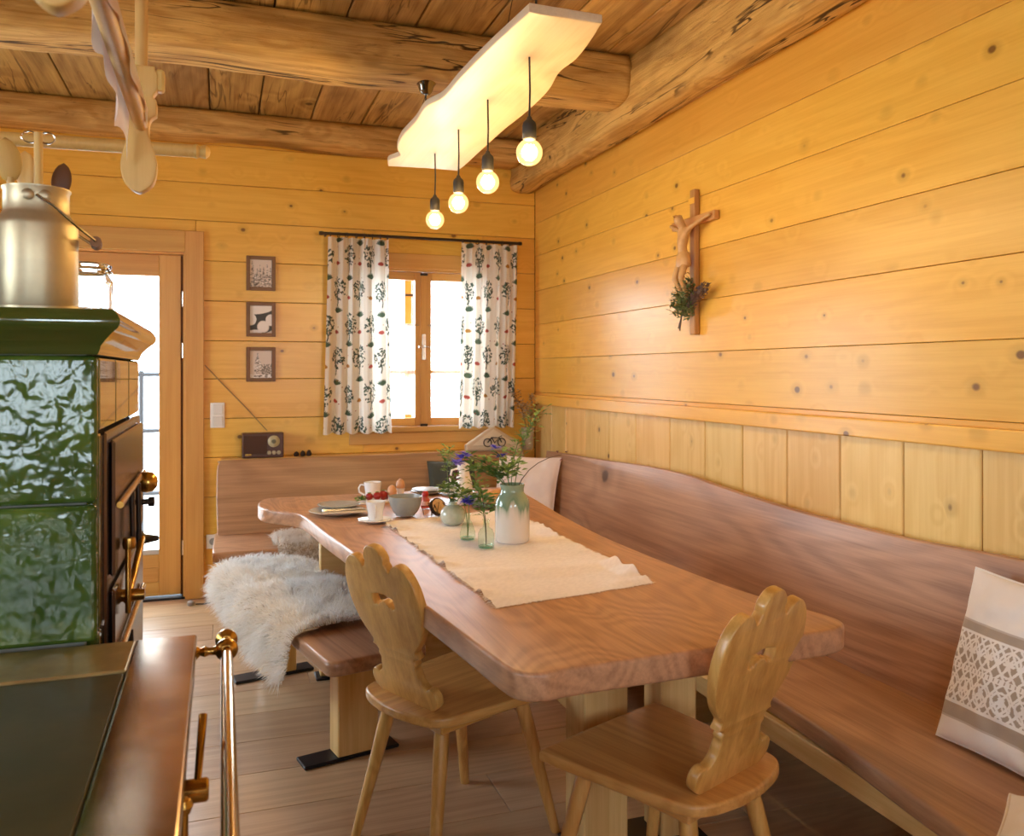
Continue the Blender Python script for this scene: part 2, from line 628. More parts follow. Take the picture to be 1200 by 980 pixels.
def hole(o):  # opening rectangle slightly widened
    return (o[0], o[1], o[2], o[3])

TH = 0.02   # plank thickness
WT = 0.30   # wall thickness
# ---- floor
fl = struct(ext('floor', XL - WT, XR + WT, YF - WT, YB + WT, -0.12, -0.018, DARKGAP, bev=0))
y = YF
row = 0
while y < YB:
    w = min(0.26, YB - y)
    x = XL - 0.02 + (-rng.uniform(0.1, 1.6))
    while x < XR:
        ln = rng.choice((1.7, 2.0, 2.3, 2.6))
        x0, x1 = max(x, XL), min(x + ln, XR)
        if x1 - x0 > 0.05 and w > 0.03:
            p = box('floor_plank', ((x0 + x1) / 2, y + w / 2, -0.0095), (round(x1 - x0, 3) - 0.002, w - 0.002, 0.019), OAK, fl, bev=0.0015)
            p.matrix_parent_inverse = fl.matrix_world.inverted()
        x += ln
    y += 0.26
    row += 1
for c in fl.children:
    c.location = Vector(c.location) - Vector(fl.location)
    c.matrix_parent_inverse = Matrix()

# ---- back wall
holesB = [DOOR, WINB]
wb = wall_mesh('wall_back', rect_minus(XL - WT, XR + WT, 0, ZC, holesB), 'X', YB + TH, YB + WT, DARKGAP)
seamsB = [0.0, 0.13, 0.365, 0.603, 0.841, 1.077, 1.318, 1.549, 1.79, 2.032, 2.273, 2.499, 2.735, 2.878]
DOORC = (DOOR[0] - 0.10, DOOR[1] + 0.10, 0, DOOR[3] + 0.125)
for z0, z1 in zip(seamsB, seamsB[1:]):
    for a in rect_minus(XL, XR - 0.001, z0, z1, [(DOOR[0] - 0.06, DOOR[1] + 0.06, 0, DOOR[3] + 0.06), WINB]):
        box('wall_plank', ((a[0] + a[1]) / 2, YB + TH / 2, (a[2] + a[3]) / 2), (a[1] - a[0] - 0.001, TH, a[3] - a[2] - 0.003), PINE, wb, bev=0.0025)

# ---- right wall: horizontal planks above a rail, upright planks below
wr = wall_mesh('wall_right', [(YF - WT, YB + 0.02, 0, ZC)], 'Y', XR + TH, XR + WT, DARKGAP)
seamsR = [1.165, 1.222, 1.45, 1.682, 1.912, 2.149, 2.372, 2.60, 2.878]
for z0, z1 in zip(seamsR, seamsR[1:]):
    box('wall_plank', (XR + TH / 2, (YF + YB) / 2, (z0 + z1) / 2), (YB - YF - 0.001, TH, z1 - z0 - 0.0018), PINE, wr, rot=(0, 0, R(90)), bev=0.0016)
ys = [YB, 5.10, 4.86, 4.56, 4.24, 3.92, 3.57, 3.26, 2.974, 2.686, 2.396, 2.109, 1.818, 1.53, 1.23, 0.95, 0.66, 0.37, 0.08, -0.2, -0.5, -0.8, -1.1, -1.4, YF]
for a, b_ in zip(ys, ys[1:]):
    box('wainscot_plank', (XR + TH / 2, (a + b_) / 2, 0.582), (1.164, a - b_ - 0.004, TH), PINEV, wr, rot=(0, R(90), 0), bev=0.004)
tr = struct(box('trim_1', (XR - 0.016, (YF + 5.34) / 2, 1.173), (5.34 - YF, 0.034, 0.062), PINE, None, rot=(0, 0, R(90)), bev=0.005, seg=2))

# ---- left and front walls (behind the camera)
wl = wall_mesh('wall_left', rect_minus(YF - WT, YB + 0.02, 0, ZC, WINL), 'Y', XL - TH, XL - WT, DARKGAP)
for z0, z1 in zip(seamsB, seamsB[1:]):
    for a in rect_minus(YF, YB, z0, z1, WINL):
        box('wall_plank', (XL - TH / 2, (a[0] + a[1]) / 2, (a[2] + a[3]) / 2), (a[1] - a[0] - 0.001, TH, a[3] - a[2] - 0.003), PINE, wl, rot=(0, 0, R(90)), bev=0.0025)
wf = wall_mesh('wall_front', rect_minus(XL - WT, XR + WT, 0, ZC, WINF), 'X', YF - TH, YF - WT, DARKGAP)
for z0, z1 in zip(seamsB, seamsB[1:]):
    for a in rect_minus(XL, XR, z0, z1, WINF):
        box('wall_plank', ((a[0] + a[1]) / 2, YF - TH / 2, (a[2] + a[3]) / 2), (a[1] - a[0] - 0.001, TH, a[3] - a[2] - 0.003), PINE, wf, bev=0.0025)

# ---- ceiling: boards running to the back wall, hewn beams below them
ce = struct(ext('ceiling', XL - WT, XR + WT, YF - WT, YB + WT, ZC + 0.025, ZC + 0.12, DARKGAP, bev=0))
xs = [XL, -2.1, -1.76, -1.43, -1.12, -0.78, -0.42, -0.06, 0.21, 0.51, 0.81, 1.12, 1.43, 1.74, XR]
for a, b_ in zip(xs, xs[1:]):
    o = box('ceiling_board', ((a + b_) / 2, (YF + YB) / 2, ZC + 0.012 + rng.uniform(-0.002, 0.004)), (YB - YF, b_ - a - 0.008, 0.024), BOARDW, None, rot=(0, 0, R(90)), bev=0.003)
    o.parent = ce
    o.location = Vector(o.location) - Vector(ce.location)

def beam(name, length, w, h_, seed, parent, loc, rot, wane=0.03, rough_amt=0.012):
    """hewn log beam: rounded cross section, wandering edges; local X along the beam, top at z = 0"""
    n, k = int(length / 0.03), 40
    th_ = np.linspace(0, 2 * PI, k, endpoint=False)
    p = 5.0
    cs, sn = np.cos(th_), np.sin(th_)
    r_ = (np.abs(cs) ** p + np.abs(sn) ** p) ** (-1 / p)
    by, bz = cs * r_ * w / 2, sn * r_ * h_ / 2 - h_ / 2
    co = np.zeros((n + 1, k, 3))
    for i in range(n + 1):
        x_ = -length / 2 + length * i / n
        sx = mnoise.noise((x_ * 0.9, seed, 1.7)) * wane
        sz = mnoise.noise((x_ * 1.1, seed + 9, 4.2)) * wane
        for j in range(k):
            q = Vector((x_ * 2.5, by[j] * 9, bz[j] * 9 + seed * 3.1))
            d_ = mnoise.noise(q) * rough_amt + mnoise.noise(q * 3.1) * rough_amt * 0.5 + mnoise.noise((x_ * 1.3, by[j] * 4 + seed, bz[j] * 4)) * wane * 0.7
            top = min(1.0, max(0.0, -bz[j] / h_ * 3))
            co[i, j] = (x_, by[j] * (1 + d_ / w * 2) + sx * top, bz[j] + d_ * cs[j] * 0.3 + (sz + d_ * 0.6) * top)
    idx = np.arange((n + 1) * k).reshape(n + 1, k)
    q = np.stack([idx[:-1], np.roll(idx, -1, 1)[:-1], np.roll(idx, -1, 1)[1:], idx[1:]], -1).reshape(-1, 4)
    me = np_mesh(name, co.reshape(-1, 3), faces_quads=q)
    bm = bmesh.new(); bm.from_mesh(me)
    bm.verts.ensure_lookup_table()
    bm.faces.new([bm.verts[i] for i in idx[0]][::-1]); bm.faces.new([bm.verts[i] for i in idx[-1]])
    bmesh.ops.recalc_face_normals(bm, faces=bm.faces)
    bm.to_mesh(me); bm.free()
    o = link(name, me, BEAMW, parent, Vector(loc) - Vector(parent.location), rot)
    return o
LX = 1.84 - XL
XM = (1.84 + XL) / 2
beam('ceiling_beam', LX, 0.235, 0.16, 1.0, ce, (XM, 5.27, ZC + 0.004), (0, 0, 0), 0.02)
beam('ceiling_beam', LX, 0.29, 0.225, 2.3, ce, (XM, 3.74, ZC + 0.004), (0, 0, 0), 0.03, 0.012)
beam('ceiling_beam', LX, 0.28, 0.225, 5.1, ce, (XM, 2.02, ZC + 0.004), (0, 0, 0), 0.03)
beam('ceiling_beam', LX, 0.28, 0.225, 7.7, ce, (XM, 0.3, ZC + 0.004), (0, 0, 0), 0.03)
beam('ceiling_beam', YB - YF, 0.185, 0.31, 3.9, ce, (XR - 0.095, (YF + YB) / 2, ZC + 0.004), (0, 0, R(90)), 0.025, 0.014)

# ---- outside: pale terrace
gr = struct(ext('ground', -14, 14, -14, 18, -0.32, -0.16, plain('pale_gravel', (0.62, 0.60, 0.57), 0.9, bump=(30, 0.5, 0.02)), bev=0))

# ---- door
d1 = bpy.data.objects.new('door_1', None); col.objects.link(d1); struct(d1)
d1.location = ((DOOR[0] + DOOR[1]) / 2, YB, 0)
def loc_in(parent, *c):
    return Vector(c) - Vector(parent.location)
def pbox(name, x0, x1, y0, y1, z0, z1, mat, parent, root=None, bev=0.003, upright=None, seg=1):
    """box given by world extents; the grain follows the longest side"""
    d = [x1 - x0, y1 - y0, z1 - z0]
    c = Vector(((x0 + x1) / 2, (y0 + y1) / 2, (z0 + z1) / 2))
    off = Vector((0, 0, 0))
    q = parent
    while q is not None:
        off += Vector(q.location); q = q.parent
    i = d.index(max(d))
    if i == 0: dim, rot = d, None
    elif i == 1: dim, rot = [d[1], d[0], d[2]], (0, 0, R(90))
    else: dim, rot = [d[2], d[1], d[0]], (0, R(90), 0)
    return box(name, c - off, dim, mat, parent, rot, bev, seg)
dx0, dx1, dz = DOOR[0], DOOR[1], DOOR[3]
for a in ((dx1, dx1 + 0.106, 0.0, dz + 0.128), (dx0 - 0.106, dx0, 0.0, dz + 0.128)):
    pbox('casing', a[0], a[1], YB - 0.028, YB + 0.012, a[2] + 0.001, a[3], CASING, d1)
pbox('casing', dx0, dx1, YB - 0.028, YB + 0.012, dz, dz + 0.128, CASING, d1)
for a in ((dx1 - 0.012, dx1 + 0.02), (dx0 - 0.02, dx0 + 0.012)):
    pbox('jamb', a[0], a[1], YB + 0.012, YB + 0.28, 0.001, dz, CASING, d1)
pbox('jamb', dx0, dx1, YB + 0.012, YB + 0.28, dz - 0.012, dz + 0.02, CASING, d1)
pbox('threshold', dx0, dx1, YB + 0.0, YB + 0.28, -0.005, 0.012, BLACK, d1)
# leaf
ly0, ly1 = YB + 0.055, YB + 0.11
lx0, lx1, lz1 = dx0 + 0.013, dx1 - 0.026, dz - 0.0125
gx0, gx1, gz0, gz1 = lx0 + 0.125, -0.352, 0.265, 1.935
pbox('door_stop', dx1 - 0.030, dx1 - 0.0125, ly1 + 0.002, ly1 + 0.03, 0.013, dz - 0.012, BLACK, d1)
pbox('rebate', dx1 - 0.026, dx1 - 0.0125, ly0 + 0.012, ly1, 0.013, dz - 0.0125, plain('dark_rebate', (0.16, 0.06, 0.02), 0.5), d1)
leaf = pbox('stile', gx1, lx1, ly0, ly1, 0.018, lz1, CASING, d1)
pbox('stile', lx0, gx0, ly0, ly1, 0.018, lz1, CASING, d1)
pbox('rail', gx0, gx1, ly0, ly1, gz1, lz1, CASING, d1)
pbox('rail', gx0, gx1, ly0, ly1, 0.018, 0.10, CASING, d1)
pbox('rail', gx0, gx1, ly0 + 0.006, ly1, 0.10, 0.185, CASING, d1)
pbox('rail', gx0, gx1, ly0, ly1, 0.185, gz0, CASING, d1)
pbox('pane', gx0 - 0.005, gx1 + 0.005, ly0 + 0.02, ly0 + 0.026, gz0 - 0.005, gz1 + 0.005, PANE, d1, bev=0)
GREYM = plain('grey_bead', (0.55, 0.53, 0.50), 0.5)
pbox('glazing_bead', gx0, gx1, ly0 + 0.004, ly0 + 0.018, gz0, gz0 + 0.03, GREYM, d1)
for zz in (1.80, 1.49, 0.30):
    h_ = tube_obj('hinge', [(0, 0, -0.045), (0, 0, 0.045)], 0.009, STEEL, d1, 12, loc=loc_in(d1, lx1 + 0.013, ly0 - 0.006, zz))
hd = tube_obj('door_handle', [(0, 0, 0), (0, -0.05, 0), (0.02, -0.055, 0), (0.13, -0.055, 0)], 0.009, STEEL, d1, 10, loc=loc_in(d1, lx0 + 0.06, ly0, 1.02))

# ---- windows: casement pair
def casement(name, u0, u1, z0, z1, parent_loc, rotz, mat, muntins, face_out=0.10, both=True):
    """window in its own frame: local x along the wall, +y outwards, wall face at y = 0"""
    w = bpy.data.objects.new(name, None); col.objects.link(w); struct(w)
    w.location, w.rotation_euler = parent_loc, (0, 0, rotz)
    def b(nm, x0, x1, y0, y1, za, zb, m=mat, par=w, bev=0.003):
        d = [x1 - x0, y1 - y0, zb - za]
        c = ((x0 + x1) / 2, (y0 + y1) / 2, (za + zb) / 2)
        i = d.index(max(d))
        if i == 2: return box(nm, c, (d[2], d[1], d[0]), m, par, (0, R(90), 0), bev)
        if i == 1: return box(nm, c, (d[1], d[0], d[2]), m, par, (0, 0, R(90)), bev)
        return box(nm, c, d, m, par, None, bev)
    hw = (u1 - u0) / 2
    # lining of the reveal
    for s in (-1, 1):
        b('window_lining', *sorted((s * hw, s * (hw - 0.018))), 0.0, 0.29, z0, z1)
    b('window_lining', -hw, hw, 0.0, 0.29, z1 - 0.018, z1)
    b('window_sill', -hw - 0.09, hw + 0.09, -0.03, 0.29, z0 - 0.03, z0 + 0.004)
    b('casing', -hw - 0.09, hw + 0.09, -0.018, -0.001, z0 - 0.105, z0 - 0.032)
    b('casing', -hw - 0.09, hw + 0.09, -0.018, -0.001, z1 - 0.004, z1 + 0.095)
    for s in (-1, 1):
        b('casing', *sorted((s * hw, s * (hw + 0.09))), -0.018, -0.001, z0 + 0.006, z1 - 0.006)
    f0, f1 = 0.03, 0.085
    fi = 0.018
    zt, zb = z1 - 0.02, z0 + 0.006
    for s in (-1, 1):
        xa, xb = sorted((s * (hw - fi), s * 0.003))
        st = 0.052
        b('sash_stile', xa, xa + st, f0, f1, zb, zt)
        b('sash_stile', xb - st, xb, f0, f1, zb, zt)
        b('sash_rail', xa + st, xb - st, f0, f1, zb, zb + st)
        b('sash_rail', xa + st, xb - st, f0, f1, zt - st, zt)
        for mz in muntins:
            b('muntin', xa + st, xb - st, f0 + 0.008, f1 - 0.008, mz - 0.013, mz + 0.013)
        b('pane', xa + st - 0.005, xb - st + 0.005, f0 + 0.024, f0 + 0.028, zb + st - 0.005, zt - st + 0.005, PANE, w, 0)
    b('cover_strip', -0.021, 0.021, f0 - 0.014, f0 - 0.0005, zb + 0.01, zt - 0.005)
    return w
WCX = (WINB[0] + WINB[1]) / 2
w1 = casement('window_1', WINB[0], WINB[1], WINB[2], WINB[3], (WCX, YB, 0), 0, CASING, (1.36,))
esc = box('escutcheon', (0, 0.013, 1.525), (0.026, 0.006, 0.17), STEEL, w1, bev=0.002)
tube_obj('handle_lever', [(0, 0, 0), (0, -0.035, 0), (-0.012, -0.042, 0), (-0.045, -0.045, -0.002)], 0.006, STEEL, w1, 8, loc=(0, 0.01, 1.525))
tube_obj('handle_lever', [(0, 0, 0), (0, -0.025, 0), (0.012, -0.03, 0), (0.04, -0.03, 0)], 0.005, STEEL, w1, 8, loc=(0, 0.01, 1.525))
for zz in (2.0, 1.012):
    box('latch_keeper', (0, 0.008, zz), (0.05, 0.012, 0.016), IRON, w1, bev=0.003)
for i, a in enumerate(WINL):
    casement('window_%d' % (2 + i), a[0], a[1], a[2], a[3], (XL, (a[0] + a[1]) / 2, 0), R(90), CASING, ((a[2] + a[3]) / 2,))
for i, a in enumerate(WINF):
    casement('window_%d' % (4 + i), a[0], a[1], a[2], a[3], ((a[0] + a[1]) / 2, YF, 0), R(180), CASING, ((a[2] + a[3]) / 2,))
# ------------------------------------------------------------------ table
tab = thing('dining_table', 'long live-edge elm dining table with a flared far end and pine pedestals', 'table', (0.9, 2.9, 0))
def rel(pts, o):
    return [(p[0] - o[0], p[1] - o[1]) + tuple(p[2:]) for p in pts]
outline = [(0.620, 1.590), (0.70, 1.600), (1.00, 1.612), (1.30, 1.628), (1.385, 1.640), (1.436, 1.675), (1.440, 1.74), (1.412, 1.86), (1.372, 2.05), (1.350, 2.4), (1.345, 2.85),
           (1.375, 3.3), (1.43, 3.8), (1.46, 4.15), (1.42, 4.23), (1.0, 4.25), (0.56, 4.24), (0.27, 4.24), (0.185, 4.19), (0.160, 4.02),
           (0.185, 3.89), (0.260, 3.80), (0.318, 3.70), (0.347, 3.50), (0.372, 3.25), (0.417, 2.90), (0.450, 2.60), (0.479, 2.34), (0.529, 1.90), (0.553, 1.68), (0.572, 1.615)]
plate('table_top', [spline(rel(outline, (0.9, 2.9)), True, 5)], 0.062, ELM['Y'], tab, (0, 0, 0.688), bev=0.010, res=3)
Px = {a: PINE_RAW[a] for a in 'XYZ'}
def tbox(name, x0, x1, y0, y1, z0, z1, mat=None, bev=0.004):
    return pbox(name, x0, x1, y0, y1, z0, z1, mat or Px['X'], tab, bev=bev)
# near pedestal: two posts, cross bar, black foot plate
tbox('pedestal_post', 0.950, 1.085, 2.135, 2.27, 0.012, 0.625)
tbox('pedestal_post', 1.20, 1.315, 2.15, 2.26, 0.012, 0.625)
tbox('cross_bar', 0.72, 1.33, 2.14, 2.265, 0.625, 0.6885)
tbox('foot_plate', 0.93, 1.34, 2.12, 2.285, 0.0005, 0.0125, BLACK)
# far pedestal: broad panel on a plate
tbox('pedestal_panel', 0.415, 1.16, 3.79, 3.85, 0.012, 0.625)
tbox('cross_bar', 0.44, 1.20, 3.76, 3.88, 0.625, 0.6885)
tbox('foot_plate', 0.395, 1.22, 3.77, 3.87, 0.0005, 0.0125, BLACK)
tbox('stretcher', 1.10, 1.16, 2.27, 3.79, 0.22, 0.32)

# ------------------------------------------------------------------ corner bench
cb = thing('corner_bench', 'elm corner bench with tall plank backrests along the back and right walls', 'bench', (1.7, 4.9, 0))
co0 = (1.7, 4.9)
SZ = 0.42   # seat height
# right seat: slab with wavy front edge, grain along Y
seatR = [(1.505, 4.62), (1.50, 4.2), (1.495, 3.6), (1.50, 3.0), (1.515, 2.4), (1.50, 1.9), (1.455, 1.5), (1.42, 1.1), (1.42, 0.6), (1.44, 0.12, 1), (1.93, 0.12, 1), (1.93, 4.62, 1)]
plate('seat', [spline(rel([(1.505, 4.62, 1)] + seatR[1:], co0), True, 5)], 0.055, ELMB['Y'], cb, (0, 0, SZ - 0.055), bev=0.012, res=3)
seatB = [(-0.04, 4.66), (0.02, 4.625), (0.5, 4.63), (1.0, 4.625), (1.93, 4.625, 1), (1.93, 5.2, 1), (-0.035, 5.2, 1)]
plate('seat', [spline(rel(seatB, co0), True, 5)], 0.055, ELMB['X'], cb, (0, 0, SZ - 0.055), bev=0.012, res=3)
def slant_panel(name, outline2, thick, mat, p_bottom, axis, lean, length_dir):
    """upright panel: outline (along, up) leaned by `lean`; axis 'Y' = panel runs along Y facing -X"""
    me = plate_mesh(name, [outline2], thick, 0.008, 2)
    if axis == 'Y':
        # local x->world y, local y->up, local z (thickness) -> -x
        M = Matrix(((0, 0, -1), (1, 0, 0), (0, 1, 0))).to_4x4()
        Rl = Matrix.Rotation(lean, 4, 'Y')
    else:
        # local x->world x, y->up, z -> -y
        M = Matrix(((1, 0, 0), (0, 0, -1), (0, 1, 0))).to_4x4()
        Rl = Matrix.Rotation(-lean, 4, 'X')
    me.transform(Rl @ M)
    return link(name, me, mat, cb, Vector(p_bottom) - Vector(cb.location))
topR = [(4.98, 0.44), (4.6, 0.452), (4.2, 0.462), (3.7, 0.482), (3.3, 0.482), (2.95, 0.462), (2.6, 0.446), (2.3, 0.440), (2.0, 0.440), (1.6, 0.455), (1.1, 0.445), (0.6, 0.45), (0.12, 0.44, 1)]
oR = [(0.12, -0.012, 1), (4.98, -0.012, 1), (4.98, 0.44, 1)] + topR[1:]
slant_panel('backrest', spline(oR, True, 5), 0.034, ELMB['Y'], (1.925, 0, SZ), 'Y', R(8), None)
topB = [(0.03, 0.428), (0.5, 0.430), (1.0, 0.432), (1.5, 0.437), (1.90, 0.437, 1)]
oB = [(-0.02, -0.012, 1), (1.90, -0.012, 1), (1.90, 0.437, 1)] + topB[-2::-1] + [(-0.012, 0.41), (-0.022, 0.37), (-0.026, 0.2)]
slant_panel('backrest', spline(oB, True, 5), 0.034, ELMB['X'], (0, 5.16, SZ), 'X', R(17), None)
def cbox(name, x0, x1, y0, y1, z0, z1, mat=None):
    return pbox(name, x0, x1, y0, y1, z0, z1, mat or PINE_RAW['X'], cb, bev=0.004)
cbox('ledge', 0.0, 1.90, 5.305, YB - 0.002, 0.815, 0.838)
cbox('apron', 1.49, 1.515, 0.2, 4.55, 0.30, 0.364)
cbox('apron', 0.05, 1.45, 4.68, 4.705, 0.30, 0.364)
for yy in (0.35, 1.55, 2.85, 4.2):
    cbox('support_panel', 1.57, 1.98, yy - 0.02, yy + 0.02, 0.001, 0.364)
for xx in (0.12, 1.2):
    cbox('support_panel', xx - 0.02, xx + 0.02, 4.75, 5.35, 0.001, 0.364)
cbox('back_rail', 1.985, 2.034, 0.2, 4.95, 0.30, 0.80)
cbox('back_rail', 0.05, 1.90, 5.36, 5.403, 0.30, 0.80)

# ------------------------------------------------------------------ backless bench with black foot plates
BANG = R(13)
bn = thing('side_bench', 'backless elm bench on pine legs and black foot plates beside the table', 'bench', (0.325, 3.475, 0), BANG)
bw, bl = 0.355, 1.50
def rrect(w, l, r, k=5):
    out = []
    for cx_, cy_, a0 in ((w / 2 - r, l / 2 - r, 0), (-w / 2 + r, l / 2 - r, 90), (-w / 2 + r, -l / 2 + r, 180), (w / 2 - r, -l / 2 + r, 270)):
        for i in range(k + 1):
            a = R(a0 + 90 * i / k)
            out.append((cx_ + r * math.cos(a), cy_ + r * math.sin(a)))
    return out
BZ = 0.435
plate('seat', [rrect(bw, bl, 0.035)], 0.050, ELMB['Y'], bn, (0, 0, BZ - 0.05), bev=0.014, res=4)
for s in (-1, 1):
    yy = s * 0.465
    box('leg', (0.02, yy, 0.1985), (0.373, 0.085, 0.15), PINE_RAW['X'], bn, (0, R(90), 0), 0.004)
    box('foot_plate', (0.0, yy, 0.0068), (0.35, 0.095, 0.0125), BLACK, bn, None, 0.003)
    box('cleat', (0.0, yy, 0.3735), (0.30, 0.07, 0.022), PINE_RAW['X'], bn, None, 0.003)

# ------------------------------------------------------------------ carved chairs
def chair_mesh():
    half = [(0.0, 0.468), (0.022, 0.464), (0.038, 0.450), (0.046, 0.434), (0.044, 0.420, 1), (0.050, 0.410), (0.054, 0.402), (0.062, 0.398, 1), (0.076, 0.416),
            (0.102, 0.426), (0.130, 0.416), (0.154, 0.386), (0.167, 0.340), (0.166, 0.290), (0.152, 0.242), (0.130, 0.205), (0.108, 0.182),
            (0.098, 0.168), (0.107, 0.152, 1), (0.092, 0.150), (0.081, 0.140, 1), (0.085, 0.128), (0.079, 0.116), (0.083, 0.102, 1), (0.086, 0.085),
            (0.096, 0.070), (0.110, 0.062, 1), (0.120, 0.068), (0.136, 0.064), (0.147, 0.046), (0.144, 0.022), (0.125, 0.005), (0.100, -0.004, 1)]
    full = half + [(-p[0],) + tuple(p[1:]) for p in reversed(half[1:])]
    holeh = [(0.050, 0.318, 1), (0.050, 0.292), (0.040, 0.287), (0.033, 0.294, 1), (0.026, 0.290), (0.018, 0.298, 1), (0.0, 0.304)]
    hole_ = holeh + [(-p[0],) + tuple(p[1:]) for p in reversed(holeh[:-1])]
    hole_ = hole_ + [(-0.025, 0.324, 1), (0.0, 0.327), (0.025, 0.324, 1)]
    me = plate_mesh('backrest', [spline(full, True, 4), spline(hole_, True, 4)], 0.026, 0.004, 2)
    # local x across, y up, z thickness -> stand up, lean back
    M = Matrix(((1, 0, 0), (0, 0, 1), (0, 1, 0))).to_4x4()
    me.transform(Matrix.Rotation(R(15.5), 4, 'X') @ M)
    me.flip_normals()
    return me
def make_chair(label):
    c = thing('carved_chair', label, 'chair', group='carved pine chairs at the table')
    so = [(-0.225, 0.200), (-0.200, 0.222), (0.0, 0.226), (0.200, 0.222), (0.225, 0.200), (0.214, 0.08), (0.196, -0.08), (0.178, -0.172),
          (0.14, -0.212), (0.07, -0.232), (0.0, -0.238), (-0.07, -0.232), (-0.14, -0.212), (-0.178, -0.172), (-0.196, -0.08), (-0.214, 0.08)]
    plate('seat', [spline(so, True, 5)], 0.028, CHAIRW['Y'], c, (0, 0, 0.412), bev=0.008, res=3)
    link('backrest', chair_mesh(), CHAIRW['Z'], c, (0, -0.172, 0.437))
    for sx, sy in ((-1, 1), (1, 1), (-1, -1), (1, -1)):
        top = Vector((sx * (0.140 if sy > 0 else 0.115), sy * 0.135, 0.414))
        bot = Vector((sx * (0.205 if sy > 0 else 0.180), sy * 0.222, 0.0))
        bm = bmesh.new()
        tube(bm, [top, top.lerp(bot, 0.25), bot], [0.021, 0.021, 0.0145], 8)
        for v in bm.verts:
            if v.co.z < 0.012: v.co.z = 0.0008
        link('leg', bm_mesh('leg', bm, angle=50), CHAIRW['Z'], c)
    for s in (-1, 1):
        bo = [(-0.16, 0.0), (-0.15, 0.030), (0.15, 0.030), (0.16, 0.0)]
        box('batten', (s * 0.125, 0.0, 0.398), (0.34, 0.058, 0.030), CHAIRW['X'], c, (0, 0, R(90)), 0.004)
    return c
ch1 = make_chair('carved pine chair pulled up to the long side of the table by the backless bench')
ch1.location, ch1.rotation_euler = (0.648, 2.403, 0), (0, 0, R(-65))
ch2 = copy_tree(ch1)
ch2['label'] = 'carved pine chair at the end of the table near the lace cushion'
ch2.location, ch2.rotation_euler = (1.025, 1.80, 0), (0, 0, R(23))

# ------------------------------------------------------------------ pendant lamp: live-edge board with four bulbs
lp = thing('pendant_lamp', 'live-edge wooden board pendant with four hanging globe bulbs', 'lamp', (0.87, 2.95, 2.3))
MAPLE = wood('pale_maple', (0.80, 0.66, 0.47), (0.68, 0.50, 0.30), 'Y', rough=0.42, knots=1.6, knot_r=0.05, rings=7, ring_amt=0.3, streak=0.5, bump=0.02, vary=0.0)
slab = [(0.760, 2.06, 1), (0.971, 2.065, 1), (0.995, 2.2), (1.01, 2.33), (1.005, 2.45), (1.035, 2.62), (1.045, 2.85), (1.040, 3.1), (1.045, 3.45), (1.05, 3.7), (1.045, 3.80, 1), (0.88, 3.80), (0.722, 3.82, 1),
        (0.705, 3.72), (0.735, 3.62), (0.70, 3.50), (0.682, 3.32), (0.69, 3.1), (0.686, 2.92), (0.718, 2.80), (0.722, 2.6), (0.735, 2.35)]
plate('board', [spline(rel(slab, (0.87, 2.95)), True, 5)], 0.025, MAPLE, lp, (0, 0, 0), bev=0.004, res=2)
def emit_glass():
    m = bpy.data.materials.new('warm_bulb_glass')
    m.use_nodes = True
    nt = m.node_tree
    nt.nodes.clear()
    out = N(nt, 'ShaderNodeOutputMaterial')
    t = N(nt, 'ShaderNodeBsdfTransparent'); t.inputs[0].default_value = (1.0, 0.86, 0.58, 1)
    g = N(nt, 'ShaderNodeBsdfGlossy'); g.inputs['Roughness'].default_value = 0.03
    e = N(nt, 'ShaderNodeEmission'); e.inputs[0].default_value = (1.0, 0.62, 0.20, 1); e.inputs[1].default_value = 4.5
    fr = N(nt, 'ShaderNodeFresnel'); fr.inputs[0].default_value = 1.45
    m1 = N(nt, 'ShaderNodeMixShader'); m2 = N(nt, 'ShaderNodeMixShader')
    m1.inputs[0].default_value = 0.42
    nt.links.new(t.outputs[0], m1.inputs[1]); nt.links.new(e.outputs[0], m1.inputs[2])
    nt.links.new(fr.outputs[0], m2.inputs[0])
    nt.links.new(m1.outputs[0], m2.inputs[1]); nt.links.new(g.outputs[0], m2.inputs[2])
    nt.links.new(m2.outputs[0], out.inputs[0])
    return m
BULB = emit_glass()
FIL = plain('glowing_filament', (1, 0.8, 0.4), 0.5, emit=((1.0, 0.72, 0.32), 60.0))
CORD = plain('black_cord', (0.02, 0.016, 0.012), 0.6)
BULB_W = 13.5
for i, yy in enumerate((2.357, 2.772, 3.151, 3.530)):
    ly = yy - 2.95
    zc = -0.285
    tube_obj('cord', [(0, ly, 0.004), (0.002, ly, -0.10), (0, ly, -0.18)], 0.0032, CORD, lp, 8)
    lathe_obj('socket', [(0, -0.178), (0.006, -0.178), (0.009, -0.186), (0.019, -0.196), (0.021, -0.205), (0.021, -0.243), (0.018, -0.247), (0, -0.247)], CORD, lp, 16, loc=(0, ly, 0))
    bprof = [(0.013, 0.046), (0.015, 0.036)] + [(0.040 * math.sin(a), 0.040 * math.cos(a)) for a in [R(28 + 152 * k / 14) for k in range(14)]] + [(0, -0.040)]
    b_ = lathe_obj('bulb', bprof, BULB, lp, 24, loc=(0, ly, zc))
    fp = []
    for k in range(13):
        a = 2 * PI * k / 12
        fp.append((0.013 * math.cos(a), 0.013 * math.sin(a), 0.022 if k % 2 else -0.020))
    tube_obj('filament', fp, 0.0022, FIL, b_, 6)
    ld = bpy.data.lights.new('bulb_light', 'POINT')
    ld.energy, ld.color, ld.shadow_soft_size = BULB_W, (1.0, 0.77, 0.47), 0.03
    lo = bpy.data.objects.new('bulb_light', ld); col.objects.link(lo); lo.parent = lp; lo.location = (0, ly, zc)
CHROME = plain('dark_chrome', (0.25, 0.23, 0.20), 0.12, 1.0)
